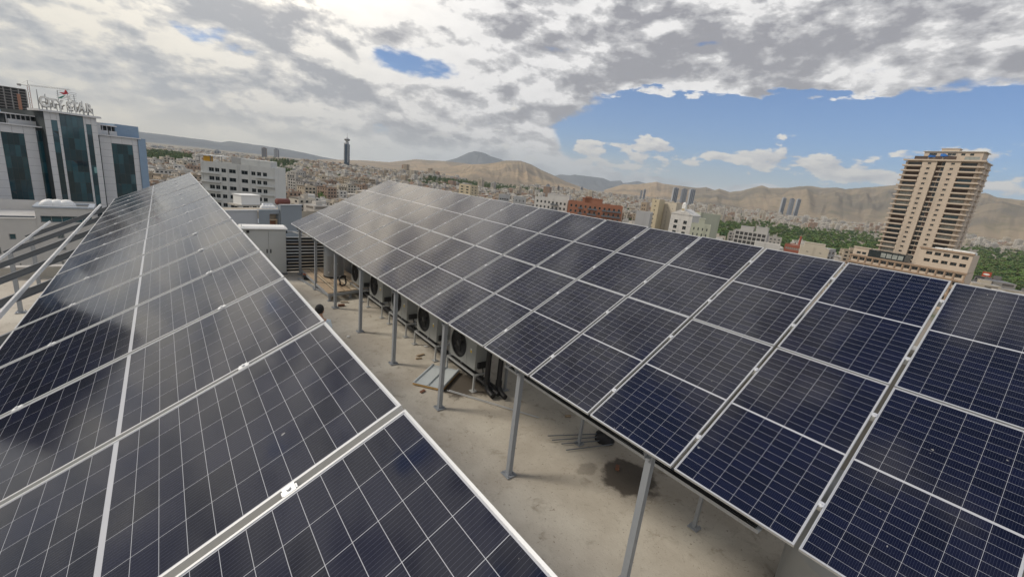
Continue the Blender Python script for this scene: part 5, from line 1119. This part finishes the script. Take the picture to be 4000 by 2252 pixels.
for a in ((2634, 778, 731, 27, 2600, 'pale blue-striped high-rise, left of the close trio of towers', G1), (2669, 778, 737, 27, 2550, 'dark blue high-rise, middle of the close trio of towers', G2), (2700, 778, 737, 28, 2500, 'grey striped high-rise, right of the close trio of towers', G1),
          (3058, 806, 771, 20, 2700, 'slim grey high-rise left of the dark pair near the hills', G1), (3090, 809, 775, 22, 2650, 'dark blue slab high-rise before the right-hand hills', G2), (3115, 809, 776, 20, 2700, 'grey striped high-rise right end before the right-hand hills', G1),
          (1032, 612, 577, 23, 2500, 'brown high-rise behind the white office block', G3), (1080, 628, 581, 22, 2100, 'dark slab high-rise right of the brown one behind the white office block', G2), (500+975/2.789, 480+360/2.789, 480+300/2.789, 26, 1900, 'pale high-rise with blue strip left behind the white office block', G1),
          (605, 598, 569, 16, 2300, 'pale slab block, left one beside the office tower edge', G1), (628, 600, 571, 22, 2300, 'pale slab block, right one beside the office tower edge', G1),
          (2516, 762, 739, 11, 2300, 'thin grey high-rise, left of the pair in mid city', G1), (2504, 764, 744, 8, 2350, 'thin dark high-rise beside the thin grey one in mid city', G2),
          (2141, 728, 721, 20, 2400, 'small dark block on the skyline left of the blue range', G2), (2182, 733, 727, 12, 2300, 'small brown block on the skyline under the blue range', G3), (2272, 741, 731, 13, 2200, 'small grey-blue tower under the blue range', G1)):
    highrise(*a)
# billboard pylon
pb = hitz(3836, 1120, GZ+1); e = thing('sign_pylon', 'upright orange-red roadside sign pylon with white lettering', 'sign', (pb[0], pb[1], GZ), -math.pi/2-.3)
mb = MB(); mb.box(-2.6, -.6, 0, 2.6, .6, 13.5); mb.build('pylon_body', mat('sign_orange_red', (.42, .062, .022), .5, 0, .05, .4), e)
mb = MB(); n_ = 20; mb.add([(2.0*math.cos(2*math.pi*i/n_), -.66, 11.6+.7*math.sin(2*math.pi*i/n_)) for i in range(n_)], [tuple(range(n_))]); mb.build('oval_logo', M_WHITEP, e)
for i, ch in enumerate('NER'):
    if ch not in LM: LM[ch] = letter_mesh(ch)
    o = obj('letter', LM[ch], e, (.6, -.72, 3.0+2.6*i), (math.pi/2, -math.pi/2, 0)); o.scale = (2.6, 3.0, .8)
pb = hitz(2700+862/2.08, 840+215/2.08, GZ); e = thing('lattice_mast', 'red and white lattice mast rising beside the brick wing', 'mast', tuple(deep(3113, 985, 312)[:2])+(GZ,))
zt = deep(3113, 920, 312)[2]-GZ; mb = MB()
for k in range(int(zt/1.5)):
    z_ = k*1.5
    for sx, sy, tx, ty in ((-1, -1, 1, -1), (1, -1, 1, 1), (1, 1, -1, 1), (-1, 1, -1, -1)): mb.bar((sx*.5, sy*.5, z_), (tx*.5, ty*.5, z_+1.5), .1, .1, (k//6) % 2); mb.bar((sx*.5, sy*.5, z_), (sx*.5, sy*.5, z_+1.5), .12, .12, (k//6) % 2, (0, 1, 0))
mb.build('lattice', [M_CR, M_WHITEP], e)
mb = MB(); mb.box(-.9, -.4, zt-6, .9, .4, zt); mb.build('antenna_panel', mat('antenna_red', (.36, .09, .06), .7), e)

# ------------------------------------------------------------------ streets
streets = []
for pts in ([(1098, 690), (1104, 712), (1100, 735), (1094, 760), (1088, 790)], [(1206, 680), (1212, 700), (1222, 730), (1236, 762)]):
    G_ = []
    for px, py in pts:
        z_ = GZ
        for _ in range(12): g_ = hitz(px, py, z_); z_ = H(g_[0], g_[1])
        G_.append(g_[:2])
    Q_ = []
    for i in range(len(G_)-1):
        for k in range(8): Q_.append(G_[i]+(G_[i+1]-G_[i])*k/8)
    streets.append(Q_); mb = MB(); n_ = len(Q_)
    for i in range(n_):
        d_ = Q_[min(i+1, n_-1)]-Q_[max(i-1, 0)]; d_ = d_/np.linalg.norm(d_); nn = np.array([-d_[1], d_[0]])*5.5
        for sgn in (-1, 1): p_ = Q_[i]+nn*sgn; mb.v.append((p_[0], p_[1], H(p_[0], p_[1])+.5))
    for i in range(n_-1): mb.f.append((2*i, 2*i+1, 2*i+3, 2*i+2)); mb.mi.append(0); mb.sm.append(False)
    mb.build('street', mat('asphalt', (.085, .083, .08), .9), kind='structure')

# ------------------------------------------------------------------ parks and woods: where
def inpoly(x, y, P_):
    r_ = False; j = len(P_)-1
    for i in range(len(P_)):
        if (P_[i][1] > y) != (P_[j][1] > y) and x < (P_[j][0]-P_[i][0])*(y-P_[i][1])/(P_[j][1]-P_[i][1])+P_[i][0]: r_ = not r_
        j = i
    return r_
PARKS = [[(2725, 945), (2735, 872), (2900, 864), (3000, 872), (3150, 893), (3400, 908), (3560, 930), (3560, 1075), (3300, 1035), (3000, 975), (2800, 945)], [(3660, 945), (3754, 957), (3840, 968), (4000, 987), (4150, 1005), (4150, 1210), (3660, 1110)]]
WOODS = [[(560, 598), (640, 600), (700, 606), (755, 625), (755, 655), (640, 648), (560, 640)], [(1058, 632), (1140, 640), (1165, 655), (1120, 668), (1058, 668)], [(1600, 706), (1700, 700), (1900, 706), (2000, 722), (2090, 738), (2160, 752), (2080, 762), (1900, 748), (1700, 730), (1600, 716)]]
GREEN = PARKS+WOODS
def occupied(x, y, z):
    px, py, c_ = project((x, y, z))
    if c_ < 1: return None
    return px, py
HEROES = [np.array(o.location[:2]) for o in bpy.data.objects if o.parent is None and o.get('category') in ('building', 'villa', 'house', 'tower', 'mast', 'sign', 'crane') and math.hypot(o.location[0], o.location[1]) > 50]
HERO_W = []
for o in bpy.data.objects:
    if o.parent is None and o.get('category') in ('building', 'villa', 'house') and math.hypot(o.location[0], o.location[1]) > 120:
        W_ = max([max(v[0] for v in c_.bound_box)+c_.location[0] for c_ in o.children] or [10]); th = o.rotation_euler[2]; c_, s_ = math.cos(th), math.sin(th)
        HERO_W.append((o.location[0], o.location[1], c_, s_, W_))
def blocked(x, y, m=9):
    for hx, hy, c_, s_, W_ in HERO_W:
        dx, dy = x-hx, y-hy; u_ = dx*c_+dy*s_; v_ = -dx*s_+dy*c_
        if -m < u_ < W_+m and -24 < v_ < 26+m: return True
    for Q_ in streets:
        for q_ in Q_[::3]:
            if abs(q_[0]-x) < 13 and abs(q_[1]-y) < 13: return True
    return False

# ------------------------------------------------------------------ houses
COLN = ('cream', 'sand-coloured', 'off-white', 'brown', 'ivory', 'dark grey', 'white', 'tan', 'red-brown', 'stone-grey', 'pale cream', 'mid-grey')
NUMW = {2: 'two', 3: 'three', 4: 'four', 5: 'five'}
ZONES = ((770, 'between the glass office tower and the white block'), (1125, 'just right of the white office block'), (1210, 'on the left foot of the tower hillside'), (1290, 'on the hillside left of the slender tower'), (1400, 'on the hillside below the slender tower'), (1560, 'on the hillside right of the slender tower'), (1750, 'before the hazy dark wood'), (1990, 'between the wood and the array edge'), (2230, 'behind the white apartment block'), (2430, 'behind the orange brick block'), (2600, 'left of the yellow stair tower'), (2900, 'behind the gabled white house'), (3150, 'beyond the unfinished frame house'), (3480, 'left of the beige tower beyond the park'), (9999, 'right of the beige tower'))
def zone(px): return next(z for lim, z in ZONES if px < lim)
WALLC = [(.50, .45, .37), (.46, .39, .30), (.55, .53, .49), (.40, .33, .25), (.52, .46, .36), (.36, .34, .32), (.58, .56, .52), (.44, .36, .27), (.33, .24, .18), (.48, .44, .39), (.53, .49, .42), (.42, .40, .37)]
M_HOUSE = mat('house_walls', (.5, .45, .38), .85, 0, .08, .25, rand='color', streak=.2); M_HROOF = mat('house_roof', (.36, .34, .31), .9, 0, .15, .3, rand=[(.33, .31, .29), (.42, .40, .37), (.26, .24, .22), (.38, .33, .27), (.46, .45, .44)])
def house_mesh(i):
    r_ = random.Random(100+i); w = r_.uniform(10, 15); d = r_.uniform(9, 14); nf = r_.choice((2, 2, 3, 3, 4, 5)); fl = 3.2; h = nf*fl+1.0; mb = MB()
    for side in range(4):
        L_ = w if side % 2 == 0 else d; ang = side*math.pi/2; ca, sa = math.cos(ang), math.sin(ang); off = d/2 if side % 2 == 0 else w/2
        def T(p, ca=ca, sa=sa, L_=L_, off=off): x_, y_ = p[0]-L_/2, p[1]-off; return (x_*ca-y_*sa, x_*sa+y_*ca, p[2])
        nx = max(2, int(L_/3.4)); wins = regular(.5, L_-.5, .3, .3+nf*fl, nx, nf, r_.choice((.38, .5, .62)), r_.choice((.42, .5)))
        wins = [q_ for q_ in wins if r_.random() > .12]
        class E_: pass
        us = breaks(0, L_, [(a[0], a[1]) for a in wins]); zs = breaks(0, h, [(a[2], a[3]) for a in wins]); holes = set()
        for a in wins:
            for ii in range(len(us)-1):
                for jj in range(len(zs)-1):
                    if us[ii] >= a[0]-.002 and us[ii+1] <= a[1]+.002 and zs[jj] >= a[2]-.002 and zs[jj+1] <= a[3]+.002: holes.add((ii, jj))
        grid_wall(mb, us, zs, holes, depth=.3, T=T)
        for a in wins: mb.quad(T((a[0], .3, a[2])), T((a[1], .3, a[2])), T((a[1], .3, a[3])), T((a[0], .3, a[3])), 2)
        if side in (0, 1) and r_.random() < .7:
            for j in range(1, nf):
                x0_ = r_.uniform(.1, .4)*L_; x1_ = x0_+r_.uniform(.3, .5)*L_; z_ = .3+j*fl
                for p0, p1 in (((x0_, -1.3, z_-.2), (x1_, 0, z_)), ((x0_, -1.3, z_), (x1_, -1.2, z_+.9))):
                    vs = [T((xx, yy, z2)) for z2 in (p0[2], p1[2]) for yy in (p0[1], p1[1]) for xx in (p0[0], p1[0])]
                    mb.add(vs, ((0, 2, 3, 1), (4, 5, 7, 6), (0, 1, 5, 4), (2, 6, 7, 3), (0, 4, 6, 2), (1, 3, 7, 5)))
    mb.quad((-w/2, -d/2, h-.7), (w/2, -d/2, h-.7), (w/2, d/2, h-.7), (-w/2, d/2, h-.7), 1)
    for a in ((-w/2, -d/2, -w/2+.2, d/2), (w/2-.2, -d/2, w/2, d/2), (-w/2+.2, -d/2, w/2-.2, -d/2+.2), (-w/2+.2, d/2-.2, w/2-.2, d/2)): mb.box(a[0], a[1], h-.69, a[2], a[3], h+.02)
    sx, sy = r_.uniform(-w*.3, w*.1), r_.uniform(-d*.2, d*.2); mb.box(sx, sy, h-.69, sx+3.4, sy+3, h+2.0); mb.box(sx-.2, sy-.2, h+2.0, sx+3.6, sy+3.2, h+2.15, 1)
    for _ in range(2): tx, ty = r_.uniform(-w*.4, w*.35), r_.uniform(-d*.4, d*.3); mb.box(tx, ty, h-.69, tx+1.2, ty+1.0, h+.6, 1)
    me = mb.mesh('house', [M_HOUSE, M_HROOF, M_GLASS]); me['nf'] = nf; return me
HM = [house_mesh(i) for i in range(14)]
cand = []
ga = R(24); ca, sa = math.cos(ga), math.sin(ga); plot = 15.5
for i in range(-70, 75):
    for j in range(-20, 75):
        gx = i*plot+(i//6)*7; gy = j*plot+(j//2)*6
        x = gx*ca-gy*sa+rnd.uniform(-1, 1); y = gx*sa+gy*ca+rnd.uniform(-1, 1); d_ = math.hypot(x-CAM[0], y-CAM[1])
        az = math.degrees(math.atan2(x-CAM[0], y-CAM[1]))
        if not (300 < d_ < 1000 and -16 < az < 98): continue
        if rnd.random() < .13 or blocked(x, y): continue
        z_ = H(x, y); pr = project((x, y, z_+4))
        if any(inpoly(pr[0], project((x, y, z_))[1], P_) for P_ in GREEN): continue
        edge = 698+(pr[0]-1518)*.185 if pr[0] > 1518 else 698+(1518-pr[0])*.45
        vis = 560 < pr[0] < 4000 and pr[1] < edge+4 and not (770 < pr[0] < 1076 and pr[1] > 600)
        cand.append((d_, x, y, z_, vis, pr[0], pr[1]))
cand.sort()
MBX = MB()      # the rest of the city
SM = [mat('city_wall_%s' % n_, c_, .9, 0, .10, .08) for n_, c_ in (('cream', (.46, .41, .33)), ('white', (.54, .52, .48)), ('tan', (.38, .31, .235)), ('grey', (.36, .35, .335)), ('dark', (.19, .17, .15)), ('brick', (.31, .205, .145)), ('roof', (.34, .32, .295)), ('pale', (.49, .46, .415)))]
def citybox(x, y, z_, w, d, h, a, mi):
    c_, s_ = math.cos(a), math.sin(a)
    def bx(x0, y0, x1, y1, z0, z1, m1, mr):
        P_ = [(x+c_*u-s_*v, y+s_*u+c_*v) for u, v in ((x0, y0), (x1, y0), (x1, y1), (x0, y1))]
        vs = [(p[0], p[1], z0) for p in P_]+[(p[0], p[1], z1) for p in P_]
        MBX.add(vs, ((0, 1, 5, 4), (1, 2, 6, 5), (2, 3, 7, 6), (3, 0, 4, 7)), m1); MBX.add(vs[4:], ((0, 1, 2, 3),), mr)
    bx(-w/2, -d/2, w/2, d/2, z_-2, z_+h, mi, rnd.choice((6, 6, 7, 3)))
    if rnd.random() < .6: bx(-w*.2, -d*.2, w*.2, d*.2, z_+h, z_+h+2.4, mi, 6)
    # dark storeys of windows, set just proud of the walls
    nf = int(h/3.2)
    for k in range(nf):
        za = z_+k*3.2+1.0; zb = za+1.5
        for s0 in (-1, 1):
            P_ = [(-w*.42, s0*(d/2+.06)), (w*.42*rnd.uniform(.2, 1), s0*(d/2+.06))]; Q_ = [(s0*(w/2+.06), -d*.4), (s0*(w/2+.06), d*.4*rnd.uniform(.2, 1))]
            for A_ in (P_, Q_):
                pp_ = [(x+c_*u-s_*v, y+s_*u+c_*v) for u, v in A_]
                MBX.add([(pp_[0][0], pp_[0][1], za), (pp_[1][0], pp_[1][1], za), (pp_[1][0], pp_[1][1], zb), (pp_[0][0], pp_[0][1], zb)], ((0, 1, 2, 3),), 4)
nth = 0
for d_, x, y, z_, vis, px, py in cand:
    if vis and nth < 290:
        nth += 1
        me_ = rnd.choice(HM); ci = rnd.randrange(len(WALLC)); zn = zone(px)
        lab = '%s %s-storey flat-roofed house %s' % (COLN[ci], NUMW[me_['nf']], zn)
        o = obj('house', me_, None, (x, y, z_-1.0), (0, 0, ga+rnd.choice((0, 1, 2, 3))*math.pi/2+rnd.uniform(-.04, .04)), lab, 'house', 'houses '+zn); o.color = WALLC[ci]+(1,)
    else: citybox(x, y, z_, rnd.uniform(9, 14), rnd.uniform(9, 13), rnd.choice((5, 6.5, 8, 9.6, 9.6, 12.8)), ga+rnd.uniform(-.05, .05), rnd.choice((0, 0, 1, 1, 2, 3, 5, 7, 7)))
for ring, (d0, d1, step, n_) in enumerate(((1000, 2200, 21, 1), (2200, 4300, 34, 1))):
    K_ = int(d1/step)+2
    for i in range(-K_, K_):
        for j in range(-K_//2, K_):
            gx = i*step+(i//5)*9; gy = j*step+(j//3)*8; x = gx*ca-gy*sa+rnd.uniform(-3, 3); y = gx*sa+gy*ca+rnd.uniform(-3, 3); dd = math.hypot(x-CAM[0], y-CAM[1]); az = math.degrees(math.atan2(x-CAM[0], y-CAM[1]))
            if not (d0 < dd < d1 and -18 < az < 100): continue
            dens_ = mnoise.noise(Vector((x*.0016, y*.0016, 5)))
            if rnd.random() < .22 or (dens_ < -.28) or (az < 14 and dd > 1500 and rnd.random() < .75): continue
            z_ = H(x, y); pr = project((x, y, z_))
            if any(inpoly(pr[0], pr[1], P_) for P_ in GREEN): continue
            tall = rnd.random() < (.05 if az > 20 else .02)
            hh = (rnd.uniform(18, 34) if tall else rnd.choice((6, 8, 10, 12, 14, 17))) if az > 24 else rnd.choice((5, 6, 7, 8, 10))
            w = rnd.uniform(.5, .72)*step
            citybox(x, y, z_, w, w*rnd.uniform(.7, 1.1), hh, ga+rnd.uniform(-.1, .1), rnd.choice((0, 0, 1, 1, 2, 3, 5, 7, 7)))
MBX.build('distant_city', SM, kind='stuff')

# ------------------------------------------------------------------ trees
def crown_mesh(i, n_leaf, conifer=False):
    r_ = random.Random(500+i); mb = MB(); blobs = []
    if conifer:
        for k in range(8): blobs.append((Vector((r_.uniform(-.1, .1), r_.uniform(-.1, .1), .12+k*.11)), .36*(1-k/9.0)+.06))
    else:
        for k in range(9): a = r_.uniform(0, 6.28); q_ = r_.uniform(.05, .34); blobs.append((Vector((q_*math.cos(a), q_*math.sin(a), r_.uniform(.30, .80))), r_.uniform(.14, .25)))
    for k in range(n_leaf):
        c_, r0 = r_.choice(blobs); d_ = Vector((r_.gauss(0, 1), r_.gauss(0, 1), r_.gauss(0, 1))).normalized(); p = c_+d_*r0*r_.uniform(.72, 1.08)
        nrm = (d_+Vector((r_.uniform(-.6, .6), r_.uniform(-.6, .6), r_.uniform(-.3, .8)))).normalized(); t1 = nrm.orthogonal().normalized(); t1 = (Matrix.Rotation(r_.uniform(0, 6.28), 3, nrm) @ t1); t2 = nrm.cross(t1); s_ = r_.uniform(.035, .07)
        mb.add([p-t1*s_-t2*s_*.7, p+t1*s_-t2*s_*.7, p+t1*s_*.6+t2*s_, p-t1*s_*.6+t2*s_], ((0, 1, 2, 3),), 0 if r_.random() < .62 else 1)
    for c_, r0 in blobs:            # dense leaf mass inside each clump
        vs = [c_+Vector(v)*r0*.74*r_.uniform(.85, 1.1) for v in ((1, 0, 0), (-1, 0, 0), (0, 1, 0), (0, -1, 0), (0, 0, 1), (0, 0, -1))]
        mb.add(vs, ((0, 2, 4), (2, 1, 4), (1, 3, 4), (3, 0, 4), (2, 0, 5), (1, 2, 5), (3, 1, 5), (0, 3, 5)), 0)
    return mb
pairs = ((0, 1), (1, 2), (3, 1), (1, 3), (0, 3))
CM = [crown_mesh(i, 330).mesh('crown', [M_LEAF[a], M_LEAF[c_]]) for i, (a, c_) in enumerate(pairs)]; CON = crown_mesh(9, 330, True).mesh('crown', [M_LEAF[0], M_LEAF[3]])
mb = MB(); mb.tube([(0, 0, -.1), (.01, 0, .2), (0, .015, .5)], [.03, .022, .012], 6)
for a in (0, 2.1, 4.2): mb.tube([(0, 0, .25), (.16*math.cos(a), .16*math.sin(a), .5)], [.014, .006], 5)
TM = mb.mesh('trunk', M_BARK)
def tree(x, y, z_, hgt, wid, label, group, me):
    t_ = thing('tree', label, 'tree', (x, y, z_), rnd.uniform(0, 6.28), group); t_.scale = (wid, wid, hgt)
    obj('crown', me, t_); obj('trunk', TM, t_)
def sample(P_):
    xs_ = [p[0] for p in P_]; ys_ = [p[1] for p in P_]
    while True:
        px, py = rnd.uniform(min(xs_), max(xs_)), rnd.uniform(min(ys_), max(ys_))
        if not inpoly(px, py, P_): continue
        z_ = GZ
        for _ in range(6): g_ = hitz(px, py, z_); z_ = H(g_[0], g_[1])
        if g_[1] != g_[1] or math.hypot(g_[0], g_[1]) > 6000 or (g_-CAM)@CF < 10: continue
        return px, py, g_[0], g_[1], z_
pos = []
for P_, n_ in ((PARKS[0], 1900), (PARKS[1], 1400)):
    for _ in range(n_):
        px, py, x, y, z_ = sample(P_)
        if mnoise.noise(Vector((px*.012, py*.05, 3))) < -.34: continue
        if math.hypot(x-CAM[0], y-CAM[1]) > 1150 and rnd.random() < .3: continue
        pos.append((math.hypot(x-CAM[0], y-CAM[1]), x, y, z_, px))
pos.sort(); big_n = 0; LFS = MB()
def loose(x, y, z_, hgt, wid, me):
    src = me; k = rnd.uniform(0, 6.28); c_, s_ = math.cos(k), math.sin(k)
    o = len(LFS.v)
    for v in src.vertices: LFS.v.append((x+wid*(v.co.x*c_-v.co.y*s_), y+wid*(v.co.x*s_+v.co.y*c_), z_+hgt*v.co.z))
    for p in src.polygons: LFS.f.append(tuple(o+i for i in p.vertices)); LFS.mi.append(src['m'+str(p.material_index)]); LFS.sm.append(False)
LOW = []
for i, (a, c_) in enumerate(pairs):
    me = crown_mesh(40+i, 60).mesh('loose_crown', [M_LEAF[a], M_LEAF[c_]]); me['m0'] = a; me['m1'] = c_; LOW.append(me)
LCON = crown_mesh(60, 60, True).mesh('loose_crown', [M_LEAF[0]]); LCON['m0'] = 0; LCON['m1'] = 3
for d_, x, y, z_, px in pos:
    if blocked(x, y, 3): continue
    hgt = rnd.uniform(6.5, 11); wid = hgt*rnd.uniform(1.0, 1.35)
    if big_n < 230 and px < 4000:
        big_n += 1
        k_ = rnd.randrange(5); pl = next(t2 for l2, t2 in ((2850, 'by the low annex at the park edge'), (3010, 'behind the unfinished frame house'), (3160, 'behind the red brick wing'), (3520, 'between the pale hall and the beige tower'), (3800, 'at the podium corner right of the beige tower'), (3900, 'around the orange-red sign pylon'), (9999, 'at the far right edge')) if px < l2)
        lab = '%s %s park tree %s' % ('tall' if hgt > 9.2 else 'mid-sized' if hgt > 7.8 else 'low', ('dark green', 'fresh green', 'olive green', 'mid green', 'dark olive')[k_], pl)
        tree(x, y, z_-.3, hgt, wid, lab, 'park trees '+pl, CM[k_])
    else: loose(x, y, z_-.3, hgt, wid, rnd.choice(LOW))
for P_, n_ in ((WOODS[0], 420), (WOODS[1], 130), (WOODS[2], 900)):
    for _ in range(n_):
        px, py, x, y, z_ = sample(P_); hgt = rnd.uniform(9, 15); loose(x, y, z_-.3, hgt, hgt*rnd.uniform(.7, 1.0), rnd.choice((LOW[0], LOW[2], LCON)))
# street trees between the houses
for _ in range(900):
    az = R(rnd.uniform(-3, 95)); d_ = rnd.uniform(950, 2300); x, y = CAM[0]+d_*math.sin(az), CAM[1]+d_*math.cos(az); hgt = rnd.uniform(6, 10); loose(x, y, H(x, y)-.5, hgt, hgt, rnd.choice(LOW))
LFS.build('distant_trees', M_LEAF, kind='stuff')
nt_ = 0
for _ in range(4000):
    az = R(rnd.uniform(-3, 70)); d_ = rnd.uniform(330, 1000); x, y = CAM[0]+d_*math.sin(az), CAM[1]+d_*math.cos(az)
    if any(abs(c_[1]-x) < 9 and abs(c_[2]-y) < 9 for c_ in cand) or blocked(x, y, 0): continue
    pr = project((x, y, H(x, y)+4)); edge = 698+(pr[0]-1518)*.185 if pr[0] > 1518 else 698+(1518-pr[0])*.45
    if not (560 < pr[0] < 2750 and pr[1] < edge) or (770 < pr[0] < 1076 and pr[1] > 600): continue
    nt_ += 1
    if nt_ > 130: break
    hgt = rnd.uniform(7, 13); k_ = rnd.randrange(6); zn = zone(pr[0]); lab = '%s %s tree between houses %s' % ('tall' if hgt > 10.5 else 'low', ('dark green', 'fresh green', 'olive green', 'mid green', 'dark olive', 'pointed dark')[k_], zn)
    tree(x, y, H(x, y)-.4, hgt, hgt*rnd.uniform(.7, 1.1), lab, 'street trees '+zn, (CM+[CON])[k_])

# ------------------------------------------------------------------ air
HZ = 5.8e-5
mb = MB(); mb.box(-19000, -1500, GZ-60, 19000, 19000, 1500)
mz = bpy.data.materials.new('haze_air'); mz.use_nodes = True; nt = mz.node_tree; nt.nodes.clear()
pv = nt.nodes.new('ShaderNodeVolumePrincipled'); pv.inputs['Color'].default_value = (.86, .93, 1.0, 1); pv.inputs['Density'].default_value = HZ; pv.inputs['Anisotropy'].default_value = .2
out = nt.nodes.new('ShaderNodeOutputMaterial'); nt.links.new(pv.outputs[0], out.inputs['Volume'])
mb.build('haze', mz, kind='stuff')
